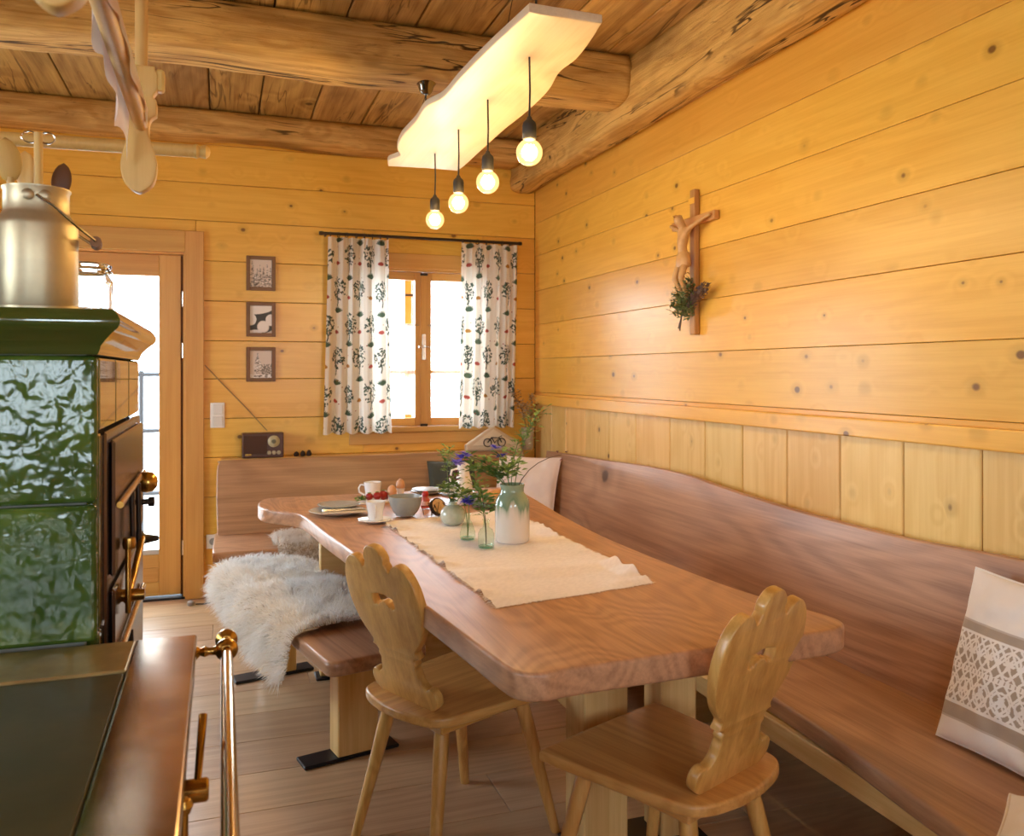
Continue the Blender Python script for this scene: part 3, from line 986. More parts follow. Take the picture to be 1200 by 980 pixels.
for yy, zt in ((3.70, 2.665), (2.30, 2.878)):
    ly, zz = yy - 2.95, zt - 2.3
    lathe_obj('ceiling_cup', [(0, 0.0), (0.046, 0.0), (0.047, -0.008), (0.036, -0.022), (0.030, -0.042), (0.020, -0.056), (0.006, -0.060), (0, -0.060)], CHROME, lp, 24, loc=(0, ly, zz))
    tube_obj('hanger', [(0, ly, zz - 0.055), (0, ly, 0.024)], 0.0035, CORD, lp, 8)
    tube_obj('hanger', [(0, ly, zz - 0.057), (-0.09, ly + 0.02, 0.024)], 0.0012, CORD, lp, 6)
# ------------------------------------------------------------------ curtains
nrng = np.random.default_rng(5)
def ell(img, U, V, cu, cv, ru, rv, ang, colr):
    """paint one ellipse of print into img (nv, nu, 3), only in its neighbourhood"""
    r_ = max(ru, rv)
    iu = np.where((U > cu - r_) & (U < cu + r_))[0]
    iv = np.where((V > cv - r_) & (V < cv + r_))[0]
    if len(iu) == 0 or len(iv) == 0:
        return
    uu, vv = np.meshgrid(U[iu] - cu, V[iv] - cv)
    a = uu * math.cos(ang) + vv * math.sin(ang)
    b_ = -uu * math.sin(ang) + vv * math.cos(ang)
    m = (a / ru) ** 2 + (b_ / rv) ** 2 < 1
    sub = img[iv[0]:iv[-1] + 1, iu[0]:iu[-1] + 1]
    sub[m] = colr
def print_trees(img, U, V, seed):
    g = np.random.default_rng(seed)
    GR, G2, RD, OC = (0.06, 0.09, 0.075), (0.085, 0.13, 0.085), (0.42, 0.09, 0.07), (0.45, 0.22, 0.05)
    def tree(u, v, s):
        for w in np.linspace(0, 1, 10):
            ell(img, U, V, u + 0.004 * math.sin(w * 5), v - 0.085 * s + 0.075 * w * s, 0.0040, 0.008, 0, GR)
        for k in range(int(64 * s)):
            a, q = g.uniform(0, 2 * PI), math.sqrt(g.uniform(0, 1))
            ell(img, U, V, u + math.cos(a) * q * 0.052 * s, v + 0.014 + math.sin(a) * q * 0.066 * s, 0.0086, 0.0042, g.uniform(0, PI), GR if g.random() < 0.6 else G2)
    def bush(u, v, s, c):
        for k in range(9):
            t = -1.1 + 2.2 * k / 8
            ell(img, U, V, u + math.sin(t) * 0.014 * s, v + math.cos(t) * 0.014 * s, 0.0045, 0.013 * s, -t, c)
    for iv, v in enumerate(np.arange(0.02, 1.4, 0.215)):
        off = 0.10 if iv % 2 else 0.0
        for u in np.arange(-0.1, 1.2, 0.20):
            tree(u + off + g.uniform(-0.01, 0.01), v + g.uniform(-0.012, 0.012), g.uniform(0.9, 1.1))
            bush(u + off + 0.100, v + g.uniform(-0.02, 0.02) + 0.075, 1.5, G2)
            bush(u + off + 0.095, v - 0.045, 0.9, RD if g.random() < 0.5 else OC)
            for k in range(4):
                ell(img, U, V, u + off + g.uniform(0, 0.2), v + g.uniform(-0.1, 0.1), 0.0035, 0.0035, 0, OC if g.random() < 0.5 else RD)
CURT = painted('printed_curtain_cotton', 0.9, translucent=0.42, bump=(500, 0.1, 0.002))
def curtain(label, x0, x1, xb0, xb1, z0, z1, y, seed, folds):
    nu, nv = 230, 380
    t = np.linspace(0, 1, nu)
    v = np.linspace(0, 1, nv)
    T, Vv = np.meshgrid(t, v)
    ph = seed * 1.3
    depth = 0.020 + 0.010 * (1 - Vv)
    wav = np.sin(2 * PI * folds * T + ph + 0.8 * np.sin(2 * PI * T * 1.5 + seed)) * depth + np.sin(2 * PI * folds * 2.3 * T + ph * 2) * 0.005
    wav += 0.004 * np.sin(2 * PI * folds * 4 * T) * np.clip((Vv - 0.93) * 14, 0, 1)
    left = x0 + (xb0 - x0) * (1 - Vv) ** 1.3
    right = x1 + (xb1 - x1) * (1 - Vv) ** 1.3
    X = left + (right - left) * T + 0.006 * np.sin(2 * PI * folds * T * 1.0 + 1.0 + ph)
    Y = y + wav - 0.01 * (1 - Vv)
    zb = z0 + 0.006 * np.sin(2 * PI * folds * T + ph)
    Z = zb + (z1 - zb) * Vv
    co = np.stack([X, Y, Z], -1)
    img = np.ones((nv, nu, 3)) * np.array((0.86, 0.83, 0.75))
    U = np.linspace(0, (x1 - x0) * 1.55, nu)
    V = np.linspace(0, z1 - z0, nv)
    print_trees(img, U, V, seed)
    cx_ = (x0 + x1) / 2
    co -= np.array((cx_, y, z0))
    me = grid_mesh('curtain', co, nu, nv)
    set_cols(me, img.reshape(-1, 3))
    o = link('curtain', me, CURT, None, (cx_, y, z0))
    return tag(o, label, 'curtain', 'tree print curtains')
YC = YB - 0.115
curtain('tree print cotton curtain hanging beside the picture frames', 0.630, 1.005, 0.598, 1.022, 0.978, 2.195, YC, 3, 5)
curtain('tree print cotton curtain hanging beside the room corner', 1.475, 1.865, 1.452, 1.835, 0.998, 2.200, YC, 4, 5)
rd = thing('curtain_rod', 'dark iron curtain rod with rings above the small window', 'curtain rod', (1.235, YC, 2.215))
tube_obj('rod', [(-0.645, 0, 0.002), (0.645, 0, 0.002)], 0.0095, IRON, rd, 12)
for s in (-1, 1):
    lathe_obj('finial', [(0, -0.016), (0.011, -0.014), (0.013, 0), (0.011, 0.012), (0, 0.016)], IRON, rd, 12, loc=(s * 0.65, 0, 0.002), rot=(0, R(90), 0))
    tube_obj('bracket', [(0, 0, 0.002), (0, 0.055, 0.004), (0, 0.1145, 0.004)], 0.007, IRON, rd, 8, loc=(s * 0.615, 0, 0))
for x in [0.64, 0.69, 0.74, 0.80, 0.85, 0.90, 0.95, 0.995, 1.49, 1.54, 1.59, 1.65, 1.70, 1.76, 1.81, 1.855]:
    pts = [(0, 0.0155 * math.cos(2 * PI * k / 14), 0.0155 * math.sin(2 * PI * k / 14)) for k in range(14)]
    tube_obj('ring', pts, 0.0028, IRON, rd, 6, loc=(x - 1.235, 0, -0.0035), rot=(0, 0, R(rng.uniform(-25, 25))), closed=True)
# cafe curtains close to the panes
SHEER = None
def sheer():
    m, nt, b = new_mat('sheer_voile')
    tr = N(nt, 'ShaderNodeBsdfTransparent'); tl = N(nt, 'ShaderNodeBsdfTranslucent')
    tl.inputs[0].default_value = (0.9, 0.88, 0.86, 1)
    b.inputs['Base Color'].default_value = (0.9, 0.88, 0.86, 1)
    a1 = N(nt, 'ShaderNodeMixShader'); a2 = N(nt, 'ShaderNodeMixShader')
    a1.inputs[0].default_value = 0.5
    nt.links.new(b.outputs[0], a1.inputs[1]); nt.links.new(tl.outputs[0], a1.inputs[2])
    a2.inputs[0].default_value = 0.45
    nt.links.new(tr.outputs[0], a2.inputs[1]); nt.links.new(a1.outputs[0], a2.inputs[2])
    nt.links.new(a2.outputs[0], nt.nodes['Material Output'].inputs['Surface'])
    return m
SHEER = sheer()
for xa, xb_, nm in ((0.935, 1.20, 'sheer white cafe curtain on the window sash nearer the picture frames'), (1.32, 1.585, 'sheer white cafe curtain on the window sash nearer the corner')):
    t = thing('cafe_curtain', nm, 'curtain', ((xa + xb_) / 2, YB + 0.022, 1.07), group='sheer cafe curtains')
    hw = (xb_ - xa) / 2
    tube_obj('rod', [(-hw - 0.03, 0.004, 0.598), (hw + 0.03, 0.004, 0.598)], 0.004, STEEL, t, 8)
    nu, nv = 60, 12
    T, Vv = np.meshgrid(np.linspace(-1, 1, nu), np.linspace(0, 1, nv))
    cc = np.stack([T * hw, 0.004 * np.sin(T * 40) * (0.4 + 0.6 * (1 - Vv)), 0.01 + Vv * 0.595], -1)
    link('voile', grid_mesh('voile', cc, nu, nv), SHEER, t)

# open shutter seen through the panes
sh = thing('window_shutter', 'orange pine window shutter standing open outside the panes', 'shutter', (1.27, 5.84, 0.98))
for i in range(2):
    box('board', (-0.026 + i * 0.054, 0, 0.53), (1.0, 0.024, 0.050), CASING, sh, (0, R(90), 0), 0.003)
for zz in (0.12, 0.92):
    box('strap_hinge', (0.0, -0.015, zz), (0.10, 0.004, 0.016), IRON, sh, None, 0.001)
for s in (0.15, 0.85):
    box('stay', (0.03, -0.0745, s), (0.02, 0.124, 0.02), IRON, sh, None, 0.001)

# ------------------------------------------------------------------ outside the glass door
rl = thing('terrace_railing', 'grey terrace railing outside the glass door', 'railing', (-0.9, 7.3, -0.16))
GREYR = plain('grey_railing', (0.035, 0.035, 0.038), 0.6)
for zz in (0.55, 1.05, 1.5):
    tube_obj('rail', [(-1.3, 0, zz), (1.6, 0, zz)], 0.018, GREYR, rl, 8)
for x in (-1.2, -0.45, 0.3, 1.05):
    tube_obj('post', [(x, 0, 0), (x, 0, 1.53)], 0.02, GREYR, rl, 8)
gl = thing('garland', 'thin string of dark leaves hanging across the glass door outside', 'garland', (-0.70, 5.70, 1.62))
gp = [(-0.28 + 0.56 * k / 20, 0, 0.02 + 0.36 * (k / 20) + 0.05 * ((k / 20) - 0.5) ** 2) for k in range(21)]
tube_obj('string', gp, 0.002, CORD, gl, 5)
bm = bmesh.new()
for k in range(70):
    p = Vector(gp[rng.randrange(20)]).lerp(Vector(gp[rng.randrange(20)]), 0.0) + Vector((rng.uniform(-0.02, 0.02), rng.uniform(-0.01, 0.01), rng.uniform(-0.02, 0.01)))
    q = Euler((rng.uniform(0, 6), rng.uniform(0, 6), rng.uniform(0, 6))).to_matrix()
    vs_ = [bm.verts.new(p + q @ Vector(c)) for c in ((-0.012, 0, 0), (0, 0.005, 0), (0.012, 0, 0), (0, -0.005, 0))]
    bm.faces.new(vs_)
LEAFD = plain('dark_leaf', (0.012, 0.018, 0.014), 0.7)
tag(link('leaves', bm_mesh('leaves', bm), LEAFD, gl), kind='stuff')

# ------------------------------------------------------------------ pictures
FRAMEW = wood('walnut_frame', (0.22, 0.10, 0.035), (0.13, 0.055, 0.02), 'X', rough=0.45, knots=0.0, ring_amt=0.2, vary=0.05)
PRINT = painted('photo_print', 0.45, spec=0.4)
def art(kind, nu=72, nv=90):
    g = np.random.default_rng(11 + kind)
    U, V = np.linspace(0, 1, nu), np.linspace(0, 1.25, nv)
    bg = np.array((0.70, 0.58, 0.50)) if kind != 1 else np.array((0.66, 0.55, 0.46))
    img = np.ones((nv, nu, 3)) * bg
    DK, MID, WH = (0.06, 0.045, 0.035), (0.20, 0.16, 0.13), (0.82, 0.76, 0.72)
    def fir(u, h0, h1, w, snow):
        for k in range(90):
            t = g.uniform(0, 1) ** 0.8
            ww = w * (1 - t) + 0.01
            ell(img, U, V, u + g.uniform(-1, 1) * ww, h0 + (h1 - h0) * t, 0.035 * (1.1 - t) + 0.012, 0.012, g.uniform(-0.5, 0.5), WH if g.random() < snow else (DK if g.random() < 0.6 else MID))
    if kind == 0:
        for u, t, w in ((0.12, 1.15, 0.14), (0.34, 0.85, 0.1), (0.46, 1.0, 0.12), (0.62, 0.9, 0.12), (0.78, 1.05, 0.13), (0.93, 0.9, 0.12), (0.25, 0.6, 0.12)):
            fir(u, 0.0, t, w, 0.25)
    elif kind == 1:
        ell(img, U, V, 0.5, 0.62, 0.75, 0.62, 0, (0.05, 0.045, 0.04))
        ell(img, U, V, 0.35, 1.12, 0.75, 0.26, 0.1, WH)
        ell(img, U, V, 0.06, 0.62, 0.24, 0.26, 0, WH)
        ell(img, U, V, 0.60, 0.30, 0.27, 0.27, 0, (0.72, 0.64, 0.58))
        ell(img, U, V, 0.60, 0.30, 0.23, 0.23, 0, WH)
        ell(img, U, V, 0.95, 0.60, 0.24, 0.26, 0.3, WH)
        ell(img, U, V, 0.25, 0.04, 0.30, 0.12, 0, WH)
    else:
        for k in range(200):
            ell(img, U, V, g.uniform(0.5, 1.0), g.uniform(0.1, 0.62), 0.03, 0.02, g.uniform(0, 3), MID if g.random() < 0.7 else (0.45, 0.38, 0.33))
        fir(0.36, 0.05, 1.05, 0.34, 0.62)
        fir(0.36, 0.25, 1.12, 0.12, 0.3)
        for k in range(60):
            ell(img, U, V, g.uniform(0, 1), g.uniform(0, 0.16), 0.07, 0.03, 0, WH if g.random() < 0.7 else MID)
    return img, nu, nv
plabels = ('small framed photo of a row of snowy fir trees', 'small framed photo of snow covered log ends', 'small framed photo of a single snow laden fir')
for i, zc in enumerate((1.966, 1.683, 1.407)):
    xw, zh = 0.172, 0.212
    p = thing('picture_frame', plabels[i], 'picture', (0.232, YB - 0.001, zc), group='framed winter photos beside the door')
    for s in (-1, 1):
        box('frame_side', (s * (xw / 2 - 0.011), -0.010, 0), (zh, 0.018, 0.022), FRAMEW, p, (0, R(90), 0), 0.002)
        box('frame_side', (0, -0.010, s * (zh / 2 - 0.011)), (xw - 0.044, 0.018, 0.022), FRAMEW, p, None, 0.002)
    img, nu, nv = art(i)
    T, Vv = np.meshgrid(np.linspace(-xw / 2 + 0.02, xw / 2 - 0.02, nu), np.linspace(-zh / 2 + 0.02, zh / 2 - 0.02, nv))
    me = grid_mesh('print', np.stack([T, T * 0 - 0.006, Vv], -1), nu, nv)
    set_cols(me, img.reshape(-1, 3))
    link('print', me, PRINT, p)

# ------------------------------------------------------------------ switch, outlet, radio, small things
sw = thing('light_switch', 'white double light switch plate on the wall beside the door', 'switch', (-0.020, YB, 1.098))
box('plate', (0, -0.005, 0), (0.082, 0.010, 0.152), WHITEP, sw, None, 0.003, 2)
for s in (-1, 1):
    box('rocker', (0.002, -0.012, s * 0.036), (0.056, 0.008, 0.060), plain('switch_rocker', (0.75, 0.73, 0.69), 0.3), sw, (R(-3 * s), 0, 0), 0.003, 2)
ol = thing('wall_outlet', 'white wall socket beside the end of the back bench', 'outlet', (-0.045, YB, 0.335))
box('plate', (0, -0.005, 0), (0.078, 0.010, 0.085), WHITEP, ol, None, 0.003, 2)
lathe_obj('socket_well', [(0, -0.0115), (0.019, -0.0115), (0.020, -0.013), (0.022, -0.013), (0.022, -0.010)], plain('socket_grey', (0.35, 0.34, 0.33), 0.4), ol, 20, axis='Y')
rdo = thing('radio', 'small dark brown vintage radio standing on the ledge of the back bench', 'radio', (0.240, 5.347, 0.8385))
box('case', (0, 0, 0.0765), (0.242, 0.094, 0.150), plain('brown_bakelite', (0.085, 0.032, 0.018), 0.35), rdo, None, 0.006, 2)
box('grille', (-0.045, -0.0485, 0.080), (0.135, 0.006, 0.112), plain('brown_grille_cloth', (0.07, 0.030, 0.018), 0.8, bump=(400, 0.5, 0.003)), rdo, None, 0.002)
dial = lathe_obj('dial', [(0, -0.062), (0.016, -0.061), (0.030, -0.056), (0.036, -0.049), (0.036, -0.046)], plain('dial_cream', (0.50, 0.45, 0.28), 0.25), rdo, 24, loc=(0.063, 0, 0.100), axis='Y')
lathe_obj('knob', [(0, -0.070), (0.012, -0.069), (0.014, -0.060)], plain('dial_green', (0.12, 0.12, 0.06), 0.3), dial, 16, axis='Y')
for k in range(3):
    lathe_obj('knob', [(0, -0.057), (0.011, -0.056), (0.013, -0.047)], plain('knob_cream', (0.45, 0.38, 0.24), 0.3), rdo, 14, loc=(0.036 + k * 0.028, 0, 0.032), axis='Y')
box('badge', (-0.085, -0.052, 0.022), (0.035, 0.002, 0.010), BRASS, rdo, None, 0)
aw = tube_obj('antenna_wire', [(0, 0, 0), (0.12, -0.0, -0.135), (0.25, -0.0, -0.275), (0.36, -0.02, -0.402)], 0.0028, plain('tan_wire', (0.30, 0.20, 0.09), 0.4), None, 6, loc=(-0.092, YB - 0.006, 1.401))
tag(aw, 'thin tan antenna wire running down the wall to the radio', 'wire')
DKO = plain('dark_cone', (0.035, 0.018, 0.012), 0.8, bump=(150, 0.8, 0.01))
for k, x in enumerate((0.440, 0.478, 0.516)):
    o = lathe_obj('pine_cone', [(0, 0), (0.012, 0.002), (0.017, 0.010), (0.015, 0.02), (0.008, 0.028 + 0.004 * k), (0, 0.032 + 0.004 * k)], DKO, None, 10, loc=(x, 5.345, 0.8383))
    tag(o, 'tiny dark pine cone lying on the bench ledge beside the radio', 'pine cone', 'pine cones on the ledge')
cb_ = thing('floor_cable', 'black cable with a grey plug lying beside the door casing', 'cable', (-0.12, 5.26, 0))
tube_obj('cord', [(-0.02, -0.02, 0.006), (0.02, -0.03, 0.006), (0.06, -0.02, 0.006), (0.09, 0.03, 0.006), (0.10, 0.10, 0.006)], 0.004, CORD, cb_, 6)
lathe_obj('plug', [(0, 0.001), (0.02, 0.001), (0.022, 0.008), (0.020, 0.022), (0.008, 0.03), (0, 0.03)], plain('grey_plug', (0.30, 0.27, 0.24), 0.5), cb_, 14, loc=(-0.045, -0.02, 0))
# ------------------------------------------------------------------ tiled stove with cooking top
TX1, TY0, TY1 = -0.215, 1.715, 2.54      # tower right side, front, back
SX0 = -1.55                              # stove left end
CTZ = 0.86
st = thing('tiled_stove', 'green glazed tile stove with a brass railed cooking top and iron side doors', 'stove', (-0.8, 1.5, 0))
def tile_mat():
    m, nt, b = new_mat('green_glaze')
    P, rnd = coords(nt)
    n1 = noise_tex(nt, P, 7.0, 3.0, 0.6, 0.4)
    n2 = noise_tex(nt, P, 38.0, 1.0, 0.4, 0.3)
    c = mix_col(nt, maprange(nt, n1, 0.3, 0.7), (0.030, 0.062, 0.008), (0.075, 0.125, 0.018))
    nt.links.new(c, b.inputs['Base Color'])
    b.inputs['Roughness'].default_value = 0.13
    bp = N(nt, 'ShaderNodeBump'); bp.inputs['Strength'].default_value = 0.28; bp.inputs['Distance'].default_value = 0.012
    nt.links.new(math_node(nt, 'ADD', n2, math_node(nt, 'MULTIPLY', n1, 0.8)), bp.inputs['Height'])
    nt.links.new(bp.outputs[0], b.inputs['Normal'])
    return m
TILE = tile_mat()
TILES = plain('smooth_green_glaze', (0.045, 0.070, 0.010), 0.07, coat=1.0, bump=(5, 0.25, 0.01), var=((0.07, 0.06, 0.012), 6, 0.6))
def sbox(name, x0, x1, y0, y1, z0, z1, mat, par=st, bev=0.003, seg=1):
    return pbox(name, x0, x1, y0, y1, z0, z1, mat, par, bev=bev, seg=seg)
sbox('tower_core', SX0 + 0.02, TX1 - 0.022, TY0 + 0.022, TY1 - 0.02, 0.02, 1.40, plain('grout', (0.22, 0.21, 0.17), 0.9))
tz = [0.8605, 1.117, 1.392]
tx = [TX1, -0.482, -0.749, -1.016, -1.283, SX0]
def tile_box(nm, c, d, rot=None, mat=None):
    return box(nm, Vector(c) - Vector(st.location), d, mat or TILE, st, rot, 0.009, 3)
for z0, z1 in zip(tz, tz[1:]):
    for a, b_ in zip(tx, tx[1:]):
        tile_box('tile', ((a + b_) / 2, TY0 + 0.012, (z0 + z1) / 2), (a - b_ - 0.003, 0.026, z1 - z0 - 0.004))
# side: smooth tiles around the iron doors
sy = [TY0 + 0.026, 2.00, 2.27, TY1]
for a, b_ in zip(sy, sy[1:]):
    tile_box('tile', (TX1 - 0.013, (a + b_) / 2, (1.245 + 1.392) / 2), (0.026, b_ - a - 0.003, 0.144), mat=TILES)
for z0, z1 in ((0.02, 0.30), (0.30, 0.58), (0.58, 0.872), (0.872, 1.245)):
    tile_box('tile', (TX1 - 0.013, (TY0 + 0.026 + 1.79) / 2, (z0 + z1) / 2), (0.026, 0.046, z1 - z0 - 0.003), mat=TILES)
    tile_box('tile', (TX1 - 0.013, (2.50 + TY1) / 2, (z0 + z1) / 2), (0.026, 0.036, z1 - z0 - 0.003), mat=TILES)
# cornice: moulded profile swept round the front and the right side
prof = [(0.0, 1.392), (0.004, 1.400), (0.006, 1.408), (0.016, 1.420), (0.028, 1.432), (0.038, 1.440), (0.042, 1.448), (0.042, 1.456), (0.037, 1.465), (0.030, 1.474), (0.0, 1.480)]
bm = bmesh.new()
rows = []
for d_, z_ in prof:
    rows.append([bm.verts.new(Vector(p) - Vector(st.location)) for p in ((SX0, TY0 - d_, z_), (TX1 + d_ - 0.05, TY0 - d_, z_), (TX1 + d_, TY0 - d_ + 0.05, z_) if False else (TX1 + d_, TY0 - d_, z_), (TX1 + d_, TY1 + d_, z_), (SX0, TY1 + d_, z_))])
for a, b_ in zip(rows, rows[1:]):
    for k in range(4):
        bm.faces.new((a[k], a[k + 1], b_[k + 1], b_[k]))
top = [bm.verts.new(Vector(p) - Vector(st.location)) for p in ((SX0, TY0, 1.48), (TX1, TY0, 1.48), (TX1, TY1, 1.48), (SX0, TY1, 1.48))]
bm.faces.new(top)
bmesh.ops.remove_doubles(bm, verts=bm.verts, dist=1e-4)
bmesh.ops.recalc_face_normals(bm, faces=bm.faces)
link('cornice', bm_mesh('cornice', bm, angle=38), TILES, st)
# iron doors in the side
sbox('door_frame', TX1 - 0.03, TX1 + 0.006, 1.792, 2.498, 0.30, 1.243, plain('dark_steel', (0.16, 0.11, 0.085), 0.22, 0.9), bev=0.004)
dm = plain('blued_iron', (0.13, 0.095, 0.085), 0.20, 0.9)
for z0, z1 in ((0.955, 1.225), (0.62, 0.93), (0.32, 0.60)):
    d_ = sbox('oven_door', TX1 + 0.006, TX1 + 0.017, 1.83, 2.46, z0, z1, dm, bev=0.005)
def spt(*c):
    return Vector(c) - Vector(st.location)
def stub(name, pts, r, mat=BRASS, par=st, n=10):
    return tube_obj(name, [spt(*p) for p in pts], r, mat, par, n)
# latch bars, handles and brass knobs
FX = TX1 + 0.017
for zz, ky in ((1.095, 2.28), (0.80, 2.10)):
    stub('latch_bar', [(FX + 0.008, 1.84, zz), (FX + 0.008, 2.38, zz + 0.005)], 0.007)
    stub('latch_arm', [(FX + 0.012, ky - 0.25, zz), (FX + 0.014, ky - 0.25, zz - 0.10)], 0.006, IRON)
    stub('latch_arm', [(FX + 0.012, ky - 0.10, zz), (FX + 0.014, ky - 0.10, zz - 0.14)], 0.006, IRON)
lathe_obj('ball_knob', [(0, -0.03), (0.010, -0.03), (0.009, 0.005), (0.015, 0.012), (0.024, 0.024), (0.027, 0.038), (0.024, 0.052), (0.013, 0.062), (0, 0.064)], BRASS, st, 20, loc=spt(FX - 0.016, 2.30, 1.083), axis='X')
lathe_obj('damper_knob', [(0, -0.01), (0.007, -0.01), (0.007, 0.03), (0.012, 0.032), (0.012, 0.045), (0, 0.046)], IRON, st, 14, loc=spt(FX, 2.22, 1.045), axis='X')
stub('vertical_bar', [(FX + 0.014, 1.93, 1.00), (FX + 0.014, 1.93, 0.855)], 0.006)
lathe_obj('bar_knob', [(0, -0.012), (0.012, -0.01), (0.014, 0.0), (0.012, 0.012), (0, 0.014)], BRASS, st, 14, loc=spt(FX + 0.016, 1.93, 1.00))
stub('lever', [(FX + 0.01, 1.95, 0.875), (FX + 0.016, 2.05, 0.915), (FX + 0.020, 2.19, 0.962)], 0.008)
lathe_obj('lever_grip', [(0, -0.035), (0.012, -0.033), (0.014, 0), (0.012, 0.033), (0, 0.035)], BRASS, st, 14, loc=spt(FX + 0.010, 1.97, 0.882), rot=(0, R(90), 0))
lathe_obj('vent_knob', [(0, -0.01), (0.02, -0.008), (0.022, 0.012), (0.012, 0.02), (0.006, 0.05), (0, 0.052)], IRON, st, 14, loc=spt(FX + 0.004, 2.22, 0.955), axis='X')
# cooking part
FRX = -0.043
sbox('stove_body', SX0, FRX - 0.02, 0.55, TY0 + 0.02, 0.08, CTZ - 0.03, plain('enamel_dark', (0.05, 0.06, 0.03), 0.25))
sbox('plinth', SX0 + 0.03, FRX - 0.06, 0.58, TY1 - 0.03, 0.001, 0.08, IRON)
FRM = plain('burnished_steel', (0.52, 0.37, 0.24), 0.17, 1.0, var=((0.30, 0.19, 0.11), 7.0, 0.8))
BAND = plain('brass_band', (0.55, 0.41, 0.17), 0.34, 0.7, var=((0.30, 0.20, 0.08), 9.0, 0.7))
HOT = plain('iron_hot_plate', (0.11, 0.088, 0.040), 0.34, 0.6, var=((0.16, 0.12, 0.055), 5.0, 0.6), bump=(25, 0.08, 0.004))
sbox('top_frame', -0.150, FRX, 0.53, TY0 - 0.002, CTZ - 0.03, CTZ, FRM, bev=0.004, seg=2)
sbox('top_frame', SX0, -0.150, 1.547, TY0 - 0.002, CTZ - 0.03, CTZ - 0.0005, BAND, bev=0.003)
sbox('top_frame', SX0, -0.150, 0.53, 0.63, CTZ - 0.03, CTZ - 0.0005, FRM, bev=0.003)
sbox('hot_plate', SX0, -0.152, 0.632, 1.545, CTZ - 0.03, CTZ - 0.004, HOT, bev=0.003)
# brass rail along the right side
rx, rz = 0.010, 0.832
rail_o = stub('hand_rail', [(rx, 1.742, rz), (rx, 0.50, rz)], 0.0105, plain('polished_rail', (0.70, 0.55, 0.36), 0.12, 1.0), n=16)
def turned(name, ctr, axis, prof_, par=st):
    return lathe_obj(name, prof_, BRASS, par, 18, loc=spt(*ctr), axis=axis)
turned('rail_end', (rx, 1.752, rz), 'Y', [(0, -0.014), (0.012, -0.013), (0.021, -0.004), (0.021, 0.002), (0.014, 0.008), (0.010, 0.012), (0, 0.013)])
for yy in (1.690, 0.62):
    turned('rail_collar', (rx, yy, rz), 'Y', [(0.0106, -0.014), (0.016, -0.012), (0.021, -0.004), (0.021, 0.004), (0.016, 0.012), (0.0106, 0.014)])
    turned('rail_bracket', (FRX - 0.004, yy, rz), 'X', [(0, -0.015), (0.013, -0.015), (0.013, 0.004), (0.007, 0.010), (0.010, 0.018), (0.007, 0.026), (0.008, 0.036), (0.012, 0.044), (0, 0.046)])
# side levers under the frame
turned('lever_hub', (FRX - 0.02, 1.255, 0.775), 'X', [(0, -0.01), (0.011, -0.01), (0.011, 0.012), (0.016, 0.014), (0.016, 0.044), (0.013, 0.047), (0, 0.047)])
stub('lever', [(FRX + 0.012, 1.255, 0.785), (FRX + 0.018, 1.32, 0.855)], [0.005, 0.0062], n=10)
stub('poker_handle', [(FRX - 0.004, 1.195, 0.775), (FRX - 0.004, 1.185, 0.55)], 0.0065)
turned('poker_knob', (FRX - 0.004, 1.196, 0.785), 'Z', [(0, -0.012), (0.009, -0.010), (0.0125, 0.0), (0.009, 0.008), (0, 0.011)])
for zz in (0.60,):
    stub('latch_stay', [(FRX - 0.03, 1.188, zz), (FRX + 0.004, 1.188, zz)], 0.006)

# ------------------------------------------------------------------ things on the stove
ALU = plain('dull_aluminium', (0.66, 0.56, 0.36), 0.46, 0.9, var=((0.42, 0.36, 0.25), 8, 0.6), bump=(90, 0.05, 0.002))
mc = thing('milk_can', 'old aluminium milk can with a wire bail handle on top of the stove', 'milk can', (-0.372, 2.03, 1.4805), R(10))
lathe_obj('body', [(0, 0.002), (0.076, 0.002), (0.080, 0.008), (0.080, 0.186), (0.078, 0.196), (0.066, 0.212), (0.063, 0.220), (0.063, 0.262), (0.066, 0.266), (0.066, 0.269), (0.060, 0.269), (0.060, 0.15), (0.0, 0.15)], ALU, mc, 36)
for s in (-1, 1):
    lathe_obj('lug', [(0, -0.064), (0.010, -0.064), (0.012, -0.068), (0.007, -0.072), (0, -0.072)], ALU, mc, 12, loc=(s * 0.016, 0, 0.246), axis='Y')
tube_obj('bail', [(0.0, -0.068, 0.246), (0.030, -0.074, 0.226), (0.075, -0.072, 0.185), (0.108, -0.04, 0.165), (0.118, 0.0, 0.160), (0.108, 0.04, 0.165), (0.06, 0.066, 0.20), (0.0, 0.068, 0.246)], 0.0032, STEEL, mc, 6)
tube_obj('grip', [(0.112, -0.026, 0.163), (0.116, 0.026, 0.162)], 0.012, plain('worn_grip', (0.30, 0.14, 0.05), 0.6), mc, 10)
SPOON = wood('rack_pine', (0.74, 0.46, 0.14), (0.60, 0.33, 0.08), 'Z', rough=0.5, knots=0.0, rings=6, ring_amt=0.2, streak=0.5, bump=0.02, vary=0.03)
def utensil(name, label, loc, tilt, h_, hw, mat=None, blade='oval', z0=0.155):
    u = thing(name, label, 'utensil', (loc[0], loc[1], 1.4805 + z0), 0)
    u.rotation_euler = tilt
    tube_obj('handle', [(0, 0, 0.0), (0, 0, h_ * 0.62)], [0.006, 0.0075], mat or SPOON, u, 8)
    if blade == 'oval':
        lathe_obj('bowl', [(0, h_ * 0.56)] + [(hw * math.sin(PI * k / 10) ** 0.55, h_ * 0.56 + h_ * 0.44 * k / 10) for k in range(1, 10)] + [(0, h_)], mat or SPOON, u, 18, sy=0.28)
    return u
utensil('wooden_spoon', 'wooden spoon with a broad bowl standing in the milk can', (-0.405, 2.02), (R(4), R(-7), R(20)), 0.215, 0.026)
utensil('wooden_spatula', 'pale wooden spatula with an oval blade standing in the milk can', (-0.385, 2.035), (R(-3), R(-4), R(-5)), 0.20, 0.022)
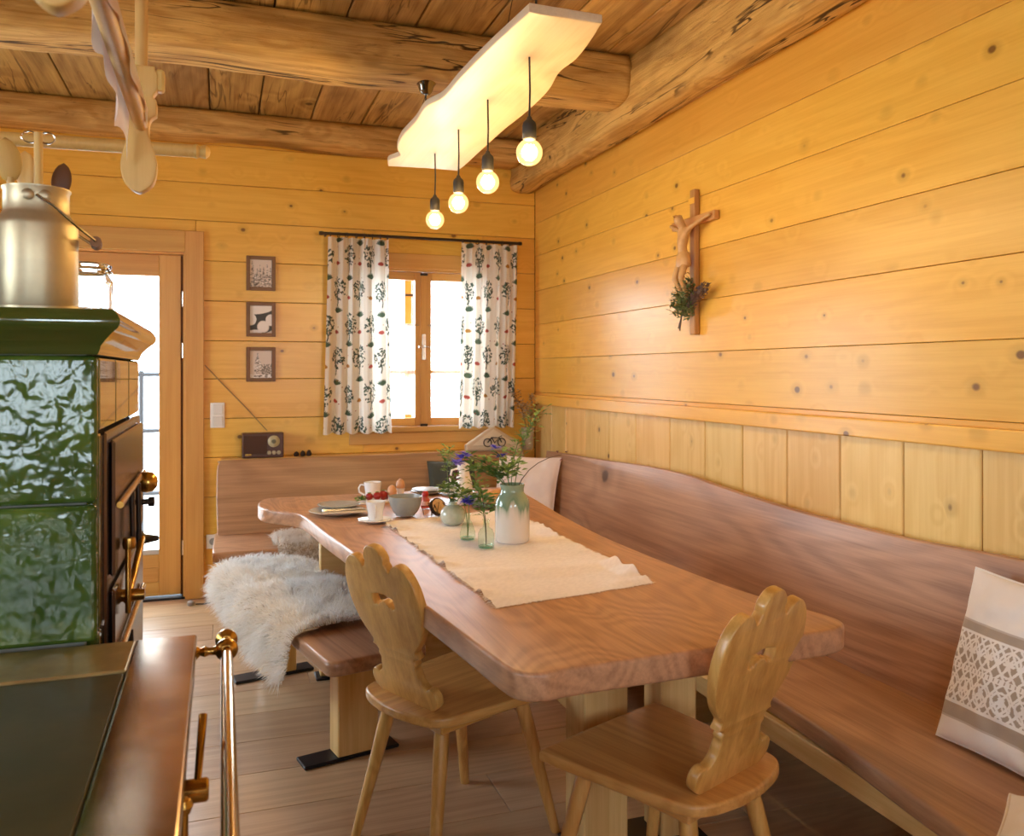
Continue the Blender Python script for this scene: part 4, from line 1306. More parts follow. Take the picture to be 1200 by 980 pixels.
utensil('dark_spoon', 'dark wooden ladle standing in the milk can behind the whisk', (-0.345, 2.05), (R(-5), R(6), 0), 0.185, 0.020, plain('dark_olive_wood', (0.14, 0.055, 0.02), 0.5))
wk = thing('twig_whisk', 'pale wooden whisk with wire loops at its tip standing in the milk can', 'utensil', (-0.366, 2.015, 1.4805 + 0.155))
tube_obj('handle', [(0, 0, 0), (0, 0, 0.232)], [0.009, 0.0085], SPOON, wk, 10)
for s in (-1, 1):
    pts = [(s * (0.016 + 0.016 * math.cos(2 * PI * k / 14)), 0, 0.222 + 0.012 * math.sin(2 * PI * k / 14)) for k in range(14)]
    tube_obj('wire_loop', pts, 0.0018, STEEL, wk, 6, closed=True)
CLEAR = plain('clear_jar_glass', (0.98, 0.99, 0.97), 0.0, trans=1.0)
jr = thing('glass_jar', 'clear glass preserving jar behind the milk can', 'jar', (-0.300, 2.215, 1.4805))
lathe_obj('vessel', [(0, 0.002), (0.050, 0.002), (0.056, 0.010), (0.056, 0.095), (0.048, 0.108), (0.046, 0.112), (0.0435, 0.112), (0.0455, 0.106), (0.053, 0.094), (0.053, 0.012), (0.048, 0.006), (0, 0.006)], CLEAR, jr, 32)
lathe_obj('rim', [(0.046, 0.110), (0.054, 0.112), (0.055, 0.118), (0.047, 0.122), (0.053, 0.126), (0.054, 0.132), (0.047, 0.136), (0.042, 0.130), (0.042, 0.114), (0.046, 0.110)], CLEAR, jr, 32)
pn = thing('green_pot', 'dark green enamel pot with a steel rim beside the milk can', 'pot', (-0.62, 2.08, 1.4805))
lathe_obj('vessel', [(0, 0.002), (0.095, 0.002), (0.105, 0.02), (0.108, 0.22), (0.104, 0.22), (0.10, 0.03), (0, 0.02)], TILES, pn, 32)
tube_obj('rim', [(0.107 * math.cos(2 * PI * k / 32), 0.107 * math.sin(2 * PI * k / 32), 0.222) for k in range(32)], 0.004, STEEL, pn, 6, closed=True)

# ------------------------------------------------------------------ drying rack over the stove
RKW = wood('rack_pine', (0.74, 0.46, 0.14), (0.60, 0.33, 0.08), 'Z', rough=0.5, knots=0.0, rings=6, ring_amt=0.2, streak=0.5, bump=0.02, vary=0.03)
rk = thing('drying_rack', 'wooden drying rack with spoon shaped brackets hanging from the ceiling over the stove', 'rack', (-0.160, 1.45, 1.73))
bo = [(0.0, 0.0), (0.026, 0.018), (0.034, 0.045), (0.033, 0.070), (0.024, 0.105), (0.019, 0.125), (0.022, 0.150), (0.034, 0.162, 1), (0.034, 0.190), (0.028, 0.196, 1), (0.028, 0.202), (0.036, 0.215, 1), (0.036, 0.245, 1), (0.030, 0.262, 1)]
full = bo + [(-p[0],) + tuple(p[1:]) for p in reversed(bo[1:])]
bme = plate_mesh('bracket', [spline(full, True, 4)], 0.030, 0.003, 2)
bme.transform(Matrix(((1, 0, 0), (0, 0, -1), (0, 1, 0))).to_4x4())
for yy in (0.97, 1.90):
    ly = yy - 1.45
    link('bracket', bme, RKW, rk, (0, ly + 0.015, 0))
    box('cap_moulding', (0.040, ly + 0.0, 0.236), (0.018, 0.026, 0.046), RKW, rk, None, 0.006, 2)
    tube_obj('hanger_pole', [(0.004, ly, 0.255), (0.004, ly, ZC - 1.73 - 0.001 - (0.0))], 0.0125, RKW, rk, 14)
tube_obj('rod', [(0.004, -0.62, 0.140), (0.004, 0.47, 0.140)], 0.0145, RKW, rk, 16)
# towel over the rod
nu, nv = 46, 40
T, Vv = np.meshgrid(np.linspace(0, 1, nu), np.linspace(-1, 1, nv))
yy = -0.33 + 0.72 * T
prof_ = np.abs(Vv)
dropL = 0.012 + 0.085 * T ** 2.2 + 0.008 * np.sin(T * 19) + 0.006 * np.sin(T * 33 + 1)
dropR = 0.030 + 0.012 * np.sin(T * 13)
zz = np.where(Vv < 0, 0.158 - np.clip(-Vv - 0.12, 0, 1) * dropL * 1.2, 0.158 - np.clip(Vv - 0.12, 0, 1) * dropR)
xx = 0.004 + np.where(Vv < 0, -0.0175 * np.clip(-Vv / 0.12, 0, 1) - 0.008 * np.clip(-Vv - 0.12, 0, 1) * (0.6 + 0.5 * np.sin(T * 17)) , 0.0170 * np.clip(Vv / 0.12, 0, 1) + 0.003 * np.sin(T * 31) * np.clip(Vv - 0.2, 0, 1))
xx = xx - 0.006 * np.sin(T * 29 + Vv * 3) * np.clip(-Vv - 0.25, 0, 1)
me = grid_mesh('dish_towel', np.stack([xx, yy, zz], -1), nu, nv)
pk = np.stack([0.82 + 0 * T, 0.70 + 0.06 * np.sin(T * 11 + Vv * 4), 0.62 + 0.08 * np.sin(T * 11 + Vv * 4)], -1)
set_cols(me, np.clip(pk.reshape(-1, 3), 0, 1))
tw = link('dish_towel', me, painted('soft_towel', 0.95, translucent=0.25), None, (-0.160, 1.45, 1.73))
tag(tw, 'bunched pale pink dish towel hanging over the drying rack rod', 'towel')
wr2 = thing('hanging_rail', 'long round wooden rail with a turned end knob hung behind the drying rack', 'rail', (-0.7, 2.5, 1.96))
tube_obj('pole', [(-0.9, 0, -0.008), (0.63, 0, 0.014)], 0.018, RKW, wr2, 16)
lathe_obj('end_knob', [(0, -0.01), (0.018, -0.008), (0.021, 0.0), (0.015, 0.008), (0.018, 0.016), (0.019, 0.024), (0.010, 0.034), (0, 0.036)], RKW, wr2, 16, loc=(0.636, 0, 0.014), axis='X')
for x in (-0.8, -0.05):
    tube_obj('suspension_cord', [(x, 0, 0.02), (x, 0, ZC - 1.96)], 0.003, CORD, wr2, 6)
# ------------------------------------------------------------------ sheepskins
def fold_bench(s, u, w, z, r=0.03):
    """bench-local surface: s along, u across by arc length; hangs down past either edge"""
    e = w / 2 - r
    a = abs(u)
    sg = 1 if u >= 0 else -1
    if a <= e:
        return Vector((u, s, z)), Vector((0, 0, 1))
    t = a - e
    if t < r * PI / 2:
        an = t / r
        return Vector((sg * (e + r * math.sin(an)), s, z - r + r * math.cos(an))), Vector((sg * math.sin(an), 0, math.cos(an)))
    d_ = t - r * PI / 2
    return Vector((sg * (e + r + 0.02 * math.sin(d_ * 9)), s, z - r - d_)), Vector((sg, 0, 0.1)).normalized()

FUR = painted('sheep_wool', 0.75, translucent=0.35, spec=0.25, sheen=0.3)
def sheepskin(label, outline2, surf, loc, rotz, count, seed, tint, length=0.05, lump=0.02):
    g = random.Random(seed)
    sk = thing('sheepskin', label, 'sheepskin', loc, rotz, 'sheepskins on the benches')
    out = spline(outline2, True, 6)
    P = np.array(out)
    def inside(x_, y_):
        c = False
        j = len(out) - 1
        for i in range(len(out)):
            if (out[i][1] > y_) != (out[j][1] > y_) and x_ < (out[j][0] - out[i][0]) * (y_ - out[i][1]) / (out[j][1] - out[i][1]) + out[i][0]:
                c = not c
            j = i
        return c
    x0, y0, x1, y1 = P[:, 0].min(), P[:, 1].min(), P[:, 0].max(), P[:, 1].max()
    def lift(s, u):
        return lump * (0.55 + mnoise.noise((s * 4.5, u * 4.5, seed))) + 0.012
    # hide
    bm = bmesh.new()
    step = 0.025
    vmap = {}
    nx, ny = int((x1 - x0) / step) + 2, int((y1 - y0) / step) + 2
    def vert(i, j):
        if (i, j) not in vmap:
            u, s = x0 + i * step, y0 + j * step
            p, n_ = surf(s, u)
            vmap[(i, j)] = bm.verts.new(p + n_ * max(0.006, lift(s, u) * 0.8))
        return vmap[(i, j)]
    for i in range(nx):
        for j in range(ny):
            if inside(x0 + (i + 0.5) * step, y0 + (j + 0.5) * step):
                bm.faces.new((vert(i, j), vert(i + 1, j), vert(i + 1, j + 1), vert(i, j + 1)))
    me = bm_mesh('hide', bm, smooth=True)
    set_cols(me, np.tile(np.array((0.55, 0.48, 0.38)), (len(me.vertices), 1)))
    link('hide', me, FUR, sk)
    # fleece
    co, tri, quad, cols = [], [], [], []
    k = 0
    while k < count:
        u, s = g.uniform(x0, x1), g.uniform(y0, y1)
        if not inside(u, s):
            continue
        k += 1
        p, n_ = surf(s, u)
        n_ = n_.copy()
        b0 = p + n_ * (max(0.006, lift(s, u) * 0.8) - 0.003)
        cl = Vector((mnoise.noise((s * 16, u * 16, seed + 3)), mnoise.noise((s * 16, u * 16, seed + 8)), mnoise.noise((s * 14, u * 14, seed + 13))))
        flow = Vector((mnoise.noise((s * 3, u * 3, seed + 20)), mnoise.noise((s * 3, u * 3, seed + 31)), 0))
        d_ = (n_ * 0.75 + cl * 0.9 + flow * 0.9 + Vector((g.uniform(-.35, .35), g.uniform(-.35, .35), g.uniform(-.35, .35)))).normalized()
        if d_.dot(n_) < 0.25:
            d_ = (d_ + n_ * (0.3 - d_.dot(n_))).normalized()
        ln = length * g.uniform(0.6, 1.15)
        sd = d_.cross(Vector((g.uniform(-1, 1), g.uniform(-1, 1), g.uniform(-1, 1)))).normalized() * 0.0011
        m1 = b0 + d_ * ln * 0.55 + Vector((g.uniform(-.004, .004), g.uniform(-.004, .004), 0))
        t1 = b0 + d_ * ln + Vector((g.uniform(-.01, .01), g.uniform(-.01, .01), -0.012))
        i0 = len(co)
        co += [b0 - sd, b0 + sd, m1 + sd, m1 - sd, t1]
        quad.append((i0, i0 + 1, i0 + 2, i0 + 3)); tri.append((i0 + 3, i0 + 2, i0 + 4))
        w_ = 0.5 + 0.5 * mnoise.noise((s * 5, u * 5, seed + 40)) + g.uniform(-0.15, 0.15)
        base = Vector(tint[0]).lerp(Vector(tint[1]), min(1, max(0, (w_ - 0.45) * 1.8)))
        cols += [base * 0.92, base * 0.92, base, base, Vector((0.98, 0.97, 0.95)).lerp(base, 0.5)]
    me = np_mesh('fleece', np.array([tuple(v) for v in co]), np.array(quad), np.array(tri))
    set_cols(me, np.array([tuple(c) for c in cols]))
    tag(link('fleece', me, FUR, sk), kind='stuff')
    return sk
surf1 = lambda s, u: fold_bench(s, u, bw + 0.02, BZ + 0.002)
o1 = [(0.18, -0.33), (0.10, -0.37), (0.0, -0.42), (-0.10, -0.43), (-0.20, -0.45), (-0.27, -0.47), (-0.315, -0.45), (-0.33, -0.38), (-0.32, -0.28), (-0.33, -0.10), (-0.31, 0.10), (-0.30, 0.35), (-0.29, 0.52), (-0.25, 0.66), (-0.12, 0.74),
      (0.02, 0.74), (0.14, 0.70), (0.20, 0.55), (0.22, 0.30), (0.21, 0.05), (0.23, -0.18)]
sheepskin('fluffy cream sheepskin draped over the backless side bench', o1, surf1, bn.location, BANG, 30000, 3, ((0.97, 0.96, 0.93), (0.86, 0.76, 0.60)), 0.052, 0.03)
o2 = [(-0.24, -0.10), (-0.20, -0.26), (-0.05, -0.30), (0.10, -0.32), (0.30, -0.30), (0.42, -0.25), (0.44, -0.05), (0.40, 0.12), (0.2, 0.18), (-0.02, 0.17), (-0.18, 0.10)]
def surf2(s, u):
    # front edge of the back seat lies at s = -0.22
    p, n_ = fold_bench(u, -s, 0.47, SZ + 0.002)
    return Vector((u, -p.x, p.z)), Vector((0, -n_.x, n_.z))
sheepskin('greyish cream sheepskin on the back corner bench under the table end', o2, surf2, (0.50, 4.86, 0), 0, 14000, 9, ((0.85, 0.83, 0.80), (0.62, 0.52, 0.42)), 0.05, 0.03)

# ------------------------------------------------------------------ table runner
RUN = painted('linen_runner', 0.95, bump=(420, 0.35, 0.003), sheen=0.2)
rc = [Vector(p) for p in ((0.672, 2.065, 0), (1.176, 2.159, 0), (1.195, 3.50, 0), (0.625, 3.40, 0))]
nu, nv = 60, 150
T, Vv = np.meshgrid(np.linspace(0, 1, nu), np.linspace(0, 1, nv))
A = np.array([tuple(p) for p in rc])
co = ((1 - T) * (1 - Vv))[..., None] * A[0] + (T * (1 - Vv))[..., None] * A[1] + (T * Vv)[..., None] * A[2] + ((1 - T) * Vv)[..., None] * A[3]
g = np.random.default_rng(3)
edge = np.minimum(T, 1 - T)
for j in range(nv):
    for i in range(nu):
        x_, y_ = co[j, i, 0], co[j, i, 1]
        e = max(0.0, 1 - edge[j, i] * 9)
        co[j, i, 2] = 0.0025 + max(0, mnoise.noise((x_ * 5, y_ * 5, 2.2))) * 0.010 + e * max(0, mnoise.noise((x_ * 3, y_ * 17, 5.0))) * 0.034 + max(0, mnoise.noise((x_ * 2 + y_ * 2, y_ * 6, 7.0)) - 0.15) * 0.02
        co[j, i, 2] *= min(1, Vv[j, i] * 25 + 0.15) * min(1, (1 - Vv[j, i]) * 25 + 0.15)
        sx = (0.5 - T[j, i]) * 2
        co[j, i, 0] += -e * mnoise.noise((0.3 * sx, y_ * 14, 9.0)) * 0.010 * (1 if sx > 0 else -1)
        if Vv[j, i] < 0.02: co[j, i, 1] += mnoise.noise((x_ * 20, 0, 1)) * 0.006
o = np.array((0.92, 2.75, 0.0))
rn = thing('table_runner', 'pale pink linen table runner with frayed edges lying on the table', 'table runner', (0.92, 2.75, 0.7502))
me = grid_mesh('cloth', co - o, nu, nv)
shade = 0.98 + 0.04 * g.standard_normal((nv, nu, 1)).clip(-1, 1)
set_cols(me, (np.array((0.87, 0.80, 0.78)) * shade).reshape(-1, 3))
link('cloth', me, RUN, rn)
fc, fq = [], []
def fringe(p, d_, side):
    i0 = len(fc)
    s_ = np.array(side) * 0.0016
    fc.extend([p - s_, p + s_, p + d_ * 0.5 + s_ * 0.8 + (0, 0, 0.001), p + d_ * 0.5 - s_ * 0.8 + (0, 0, 0.001), p + d_ + s_ * 0.3, p + d_ - s_ * 0.3])
    fq.extend([(i0, i0 + 1, i0 + 2, i0 + 3), (i0 + 3, i0 + 2, i0 + 4, i0 + 5)])
for j in np.linspace(0, nv - 1, 330):
    jj = int(j)
    for i, sg in ((0, -1), (nu - 1, 1)):
        p = co[jj, i] - o + (0, g.uniform(-0.004, 0.004), 0)
        fringe(p, np.array((sg * g.uniform(0.006, 0.016), g.uniform(-0.006, 0.006), 0.001 - max(0, p[2]) * 0.8)), (0, 1, 0))
for i in np.linspace(0, nu - 1, 130):
    for j, sg in ((0, -1), (nv - 1, 1)):
        p = co[j, int(i)] - o + (g.uniform(-0.004, 0.004), 0, 0)
        fringe(p, np.array((g.uniform(-0.004, 0.004), sg * g.uniform(0.004, 0.012), 0.001 - max(0, p[2]) * 0.8)), (1, 0, 0))
me = np_mesh('fringe', np.array(fc), np.array(fq))
set_cols(me, np.tile(np.array((0.88, 0.81, 0.77)), (len(fc), 1)))
tag(link('fringe', me, RUN, rn), kind='stuff')

# ------------------------------------------------------------------ crockery and food
TZ = 0.7505
PORC = plain('white_porcelain', (0.85, 0.83, 0.80), 0.12, coat=0.5)
STONEW = plain('blue_grey_stoneware', (0.30, 0.32, 0.31), 0.25, var=((0.38, 0.38, 0.34), 25, 0.5))
GREYP = plain('grey_glazed_plate', (0.42, 0.42, 0.40), 0.2, var=((0.30, 0.26, 0.20), 12, 0.5))
def plate_prof(r, h_):
    return [(0, 0.001), (r * 0.60, 0.001), (r * 0.68, 0.004), (r * 0.97, h_ - 0.001), (r, h_ + 0.001), (r * 0.97, h_ + 0.003), (r * 0.66, 0.009), (0, 0.006)]
def dish(name, label, x, y, r, h_, mat, z=TZ, cat='plate', group=None):
    o = lathe_obj(name, plate_prof(r, h_), mat, None, 40, loc=(x, y, z))
    return tag(o, label, cat, group)
NAPK = plain('linen_napkin', (0.62, 0.55, 0.46), 0.9, bump=(300, 0.3, 0.002))
dish('dinner_plate', 'large pale stoneware plate under the napkin and the small plate', 0.470, 3.66, 0.118, 0.016, plain('pale_stoneware', (0.62, 0.60, 0.55), 0.25))
dish('side_plate', 'small grey glazed plate stacked on the larger pale plate', 0.485, 3.715, 0.092, 0.014, GREYP, TZ + 0.0185)
nk = plate('napkin', [spline([(-0.12, -0.03, 1), (0.10, -0.045, 1), (0.125, 0.03, 1), (-0.10, 0.04, 1)], True, 5)], 0.005, NAPK, None, (0.505, 3.575, TZ + 0.0205), (R(3), R(2), R(15)), 0.002)
tag(nk, 'folded beige napkin lying across the front of the plates', 'napkin')
for k, (nm, lb) in enumerate((('dinner_knife', 'steel knife lying on the folded beige napkin'), ('dinner_fork', 'steel fork lying on the folded beige napkin'))):
    t = thing(nm, lb, 'cutlery', (0.50, 3.575 + k * 0.022, TZ + 0.028), R(15))
    t.rotation_euler = (0, R(2), R(15))
    box('handle', (-0.06, 0, 0.001), (0.09, 0.011, 0.004), STEEL, t, None, 0.0015)
    box('blade' if k == 0 else 'head', (0.035, 0, 0.001), (0.10, 0.014 if k == 0 else 0.018, 0.002), STEEL, t, None, 0.0008)
dish('saucer', 'white porcelain saucer under the cup without a visible handle', 0.590, 3.405, 0.070, 0.012, PORC, cat='saucer')
def cup(name, label, x, y, z, r0, r1, h_, handle_dir, mat=PORC, spot=False):
    c = thing(name, label, 'cup', (x, y, z), R(handle_dir), 'white porcelain cups')
    lathe_obj('body', [(0, 0.001), (r0 * 0.9, 0.001), (r0, 0.006), (r0 * 1.02, h_ * 0.4), (r1, h_), (r1 - 0.003, h_), (r0 - 0.002, 0.010), (0, 0.008)], mat, c, 32)
    rm = (r0 + r1) / 2
    tube_obj('handle', [(rm * 0.96, 0, h_ * 0.82), (rm + 0.018, 0, h_ * 0.86), (rm + 0.027, 0, h_ * 0.66), (rm + 0.024, 0, h_ * 0.42), (rm * 0.99, 0, h_ * 0.22)], [0.0042] * 5, mat, c, 8)
    if spot:
        lathe_obj('painted_dot', [(0, r1 + 0.0008 - 0.008), (0.006, r1 - 0.0078 + 0.0006), (0.007, r1 - 0.009)], plain('blue_green_paint', (0.05, 0.13, 0.12), 0.3), c, 12, loc=(0, 0, h_ * 0.45), rot=(0, 0, R(spot)), axis='X')
    return c
cup('coffee_cup', 'white porcelain cup standing on the white saucer', 0.592, 3.405, TZ + 0.0075, 0.030, 0.040, 0.078, -100)
cup('coffee_mug', 'white mug with a round handle and a dark dot behind the fruit', 0.690, 4.045, TZ, 0.036, 0.043, 0.080, 175, spot=75)
bwl = lathe_obj('bowl', [(0, 0.002), (0.040, 0.002), (0.042, 0.008), (0.052, 0.018), (0.064, 0.045), (0.071, 0.082), (0.068, 0.083), (0.060, 0.046), (0.045, 0.018), (0, 0.012)], STONEW, None, 40, loc=(0.735, 3.50, TZ + 0.004))
tag(bwl, 'blue grey stoneware bowl at the corner of the runner', 'bowl')
EGG = plain('brown_eggshell', (0.66, 0.34, 0.17), 0.45)
for x, y, lb in ((0.755, 3.90, 'brown egg in the lower egg cup behind the grey bowl'), (0.825, 4.045, 'brown egg in the taller egg cup beside the grey plate')):
    hgt = 0.045 if y > 4 else 0.036
    e = lathe_obj('egg_cup', [(0, 0.001), (0.018, 0.001), (0.017, 0.006), (0.016, hgt * 0.5), (0.0225, hgt), (0.0205, hgt), (0.012, hgt * 0.6), (0, hgt * 0.55)], PORC, None, 24, loc=(x, y, TZ))
    tag(e, 'white porcelain egg cup holding the ' + ('taller standing egg beside the grey plate' if y > 4 else 'egg behind the grey bowl'), 'egg cup', 'egg cups on the table')
    prof_ = []
    for k in range(15):
        a = PI * k / 14
        r_ = 0.0215 * math.sin(a) * (1 + 0.10 * math.cos(a))
        prof_.append((r_, -0.029 * math.cos(a)))
    prof_[0] = (0, prof_[0][1]); prof_[-1] = (0, prof_[-1][1])
    eg = lathe_obj('egg', prof_, EGG, None, 24, loc=(x, y, TZ + hgt + 0.016))
    tag(eg, lb, 'egg', 'breakfast eggs')
dish('side_plate', 'grey glazed plate set near the far edge of the table', 0.975, 4.115, 0.085, 0.014, GREYP, TZ)
dish('side_plate', 'second grey plate stacked on the plate near the far table edge', 0.975, 4.115, 0.078, 0.013, GREYP, TZ + 0.010)
dish('side_plate', 'white porcelain plate beside the white jug', 1.115, 4.03, 0.085, 0.013, PORC, TZ)
# board with fruit
fb = plate('fruit_dish', [spline([(-0.09, -0.02), (-0.06, -0.05), (0.06, -0.05), (0.09, 0.0), (0.05, 0.05), (-0.06, 0.05)], True, 5)], 0.008, PORC, None, (0.672, 3.93, TZ), (0, 0, R(10)), 0.003)
tag(fb, 'small white oval dish under the strawberries and green sprig', 'dish')
BERRY = plain('strawberry_red', (0.36, 0.02, 0.018), 0.3, bump=(160, 0.4, 0.003))
LEAF = plain('leaf_green', (0.11, 0.22, 0.045), 0.55, var=((0.20, 0.30, 0.06), 30, 0.7))
LEAF2 = plain('pale_leaf_green', (0.24, 0.36, 0.10), 0.55, var=((0.14, 0.25, 0.06), 30, 0.7))
def leaf_quad(bm, p, d_, up, ln, w):
    d_ = d_.normalized(); sd = d_.cross(up)
    sd = sd.normalized() if sd.length > 1e-4 else Vector((1, 0, 0))
    nn = sd.cross(d_)
    v = [p, p + d_ * ln * 0.5 + sd * w + nn * ln * 0.06, p + d_ * ln - nn * ln * 0.10, p + d_ * ln * 0.5 - sd * w + nn * ln * 0.06, p + d_ * ln * 0.5]
    vv = [bm.verts.new(q) for q in v]
    for f in ((0, 1, 4), (1, 2, 4), (2, 3, 4), (3, 0, 4)):
        bm.faces.new([vv[i] for i in f])
rg = random.Random(21)
bpos = [(0.650, 3.905), (0.685, 3.895), (0.715, 3.905), (0.735, 3.93)]
for k, (x, y) in enumerate(bpos):
    s_ = thing('strawberry', 'red strawberry lying on the small white dish behind the cup', 'strawberry', (x, y, TZ + 0.009), rg.uniform(0, 6), 'strawberries on the dish')
    r_ = 0.019 + 0.004 * (k % 3) / 2
    lathe_obj('fruit', [(0, 0.0)] + [(r_ * math.sin(PI * q / 9) ** 0.8 * (0.75 + 0.35 * q / 9), r_ * 2.2 * q / 9) for q in range(1, 9)] + [(0, r_ * 2.2)], BERRY, s_, 14)
    bm = bmesh.new()
    for q in range(6):
        a = q * PI / 3
        leaf_quad(bm, Vector((0, 0, r_ * 2.2)), Vector((math.cos(a), math.sin(a), -0.25)), Vector((0, 0, 1)), 0.015, 0.004)
    link('calyx', bm_mesh('calyx', bm), LEAF, s_)
def foliage(name, parent, pts_dirs, ln, w, mat, n_each=1):
    bm = bmesh.new()
    for p, d_ in pts_dirs:
        leaf_quad(bm, p, d_, Vector((rg.uniform(-.4, .4), rg.uniform(-.4, .4), 1)), ln * rg.uniform(0.6, 1.2), w * rg.uniform(0.7, 1.2))
    return tag(link(name, bm_mesh(name, bm), mat, parent), kind='stuff')
sp = thing('herb_sprig', 'small green herb sprig lying at the end of the strawberry dish', 'sprig', (0.615, 3.90, TZ + 0.012))
tube_obj('stem', [(-0.03, 0, 0.0), (0.0, 0.005, 0.006), (0.05, 0.0, 0.012)], 0.0015, LEAF, sp, 5)
foliage('leaves', sp, [(Vector((rg.uniform(-0.03, 0.05), 0.003, rg.uniform(0.002, 0.012))), Vector((rg.uniform(-1, 1), rg.uniform(-1, 1), rg.uniform(0, 1.2)))) for k in range(34)], 0.024, 0.008, LEAF)
# little red bottle, wood slice with twigs
rb = thing('red_bottle', 'little red capped bottle standing between the bowl and the wood slice', 'bottle', (0.858, 3.66, TZ + 0.004))
lathe_obj('body', [(0, 0.001), (0.019, 0.001), (0.020, 0.006), (0.020, 0.038), (0.012, 0.050), (0.009, 0.054), (0, 0.054)], plain('red_glass', (0.50, 0.10, 0.08), 0.15), rb, 20)
lathe_obj('label_band', [(0.0203, 0.014), (0.0206, 0.016), (0.0206, 0.030), (0.0203, 0.032)], plain('pink_label', (0.75, 0.45, 0.38), 0.6), rb, 20)
lathe_obj('cap', [(0.009, 0.053), (0.015, 0.055), (0.016, 0.064), (0.010, 0.074), (0, 0.078)], plain('red_cap', (0.45, 0.02, 0.02), 0.35), rb, 16)
ws = thing('wood_slice', 'bark edged wood slice leaning among twigs on the table runner', 'wood slice', (0.868, 3.47, TZ + 0.0375))
ws.rotation_euler = (R(62), R(0), R(25))
lathe_obj('cut_face', [(0, -0.008), (0.033, -0.008), (0.033, 0.0085), (0, 0.0085)], plain('cut_wood', (0.66, 0.46, 0.26), 0.6, var=((0.50, 0.30, 0.14), 60, 0.6)), ws, 24)
lathe_obj('bark', [(0.033, -0.008), (0.038, -0.0085), (0.0385, 0.008), (0.033, 0.0082), (0.033, -0.008)], DKO, ws, 24)
tg = thing('twig_wreath', 'loose dark twigs lying round the wood slice', 'twigs', (0.86, 3.45, TZ + 0.006))
for k in range(9):
    a = rg.uniform(0, 6.28)
    p0 = Vector((0.012 + math.cos(a) * 0.045, -0.02 + math.sin(a) * 0.045, 0.0)); 
    pts = [p0, p0 + Vector((rg.uniform(-.03, .03), rg.uniform(-.03, .03), 0.025 + rg.uniform(0, .03))), p0 + Vector((rg.uniform(-.04, .05), rg.uniform(-.05, .04), 0.03 + rg.uniform(0, .03))), p0 + Vector((rg.uniform(-.04, .06), rg.uniform(-.07, .04), 0.004))]
    tube_obj('twig', pts, 0.0014, DKO, tg, 5)
br = lathe_obj('bread_loaf', [(0, 0.0), (0.05, 0.002), (0.072, 0.015), (0.07, 0.04), (0.05, 0.06), (0.02, 0.068), (0, 0.069)], plain('bread_crust', (0.50, 0.22, 0.06), 0.6, bump=(30, 0.5, 0.01), var=((0.62, 0.36, 0.14), 14, 0.8)), None, 28, loc=(1.17, 3.63, TZ + 0.011))
tag(br, 'round golden bread loaf behind the flower vases', 'bread')
bb = dish('bread_plate', 'dark grey plate under the round bread loaf', 1.17, 3.63, 0.105, 0.014, plain('slate_grey', (0.10, 0.10, 0.10), 0.4), TZ + 0.0)
# ------------------------------------------------------------------ vases, bottles and their flowers
def glaze_two():
    m, nt, b = new_mat('green_white_glaze')
    P, _ = coords(nt, False)
    sep = N(nt, 'ShaderNodeSeparateXYZ'); nt.links.new(P, sep.inputs[0])
    drip = noise_tex(nt, scaled(nt, P, (32, 32, 4)), 1.0, 2.0)
    h_ = math_node(nt, 'ADD', sep.outputs[2], math_node(nt, 'MULTIPLY', math_node(nt, 'SUBTRACT', drip, 0.5), 0.14))
    c = ramp(nt, maprange(nt, h_, 0.085, 0.165), [(0.0, (0.80, 0.74, 0.66)), (0.40, (0.58, 0.60, 0.50)), (0.7, (0.20, 0.33, 0.22)), (1.0, (0.30, 0.40, 0.27))])
    nt.links.new(c, b.inputs['Base Color']); b.inputs['Roughness'].default_value = 0.14; b.inputs['Coat Weight'].default_value = 0.6
    return m
GV = glaze_two()
vz = thing('flower_vase', 'tall ceramic vase glazed green over cream holding wild flowers', 'vase', (0.985, 2.845, TZ + 0.003))
lathe_obj('body', [(0, 0.001), (0.056, 0.001), (0.061, 0.007), (0.062, 0.02), (0.062, 0.130), (0.059, 0.150), (0.050, 0.166), (0.042, 0.176), (0.041, 0.190), (0.045, 0.205), (0.042, 0.206), (0.037, 0.19), (0.037, 0.178), (0.052, 0.15), (0.052, 0.02), (0, 0.015)], GV, vz, 44)
gvz = thing('bud_vase', 'small round green glazed vase beside the wood slice', 'vase', (0.870, 3.235, TZ + 0.003))
GV2 = plain('celadon_glaze', (0.36, 0.45, 0.34), 0.15, coat=0.5, var=((0.62, 0.62, 0.54), 9, 0.9))
lathe_obj('body', [(0, 0.001), (0.030, 0.001), (0.044, 0.012), (0.051, 0.034), (0.048, 0.056), (0.034, 0.072), (0.018, 0.080), (0.016, 0.088), (0.021, 0.094), (0.018, 0.094), (0.013, 0.086), (0.0, 0.07)], GV2, gvz, 36)
jg = thing('white_jug', 'tall white porcelain jug standing behind the bud vase', 'jug', (1.055, 3.735, TZ))
lathe_obj('body', [(0, 0.001), (0.036, 0.001), (0.043, 0.012), (0.045, 0.05), (0.040, 0.10), (0.029, 0.14), (0.026, 0.158), (0.031, 0.192), (0.028, 0.192), (0.022, 0.156), (0.033, 0.10), (0.03, 0.02), (0, 0.012)], PORC, jg, 32)
tube_obj('handle', [(-0.025, 0, 0.165), (-0.055, 0, 0.160), (-0.064, 0, 0.12), (-0.042, 0, 0.075)], 0.0055, PORC, jg, 8)
BOTG = glass('pale_green_bottle_glass', (0.88, 0.96, 0.91), 1.3)
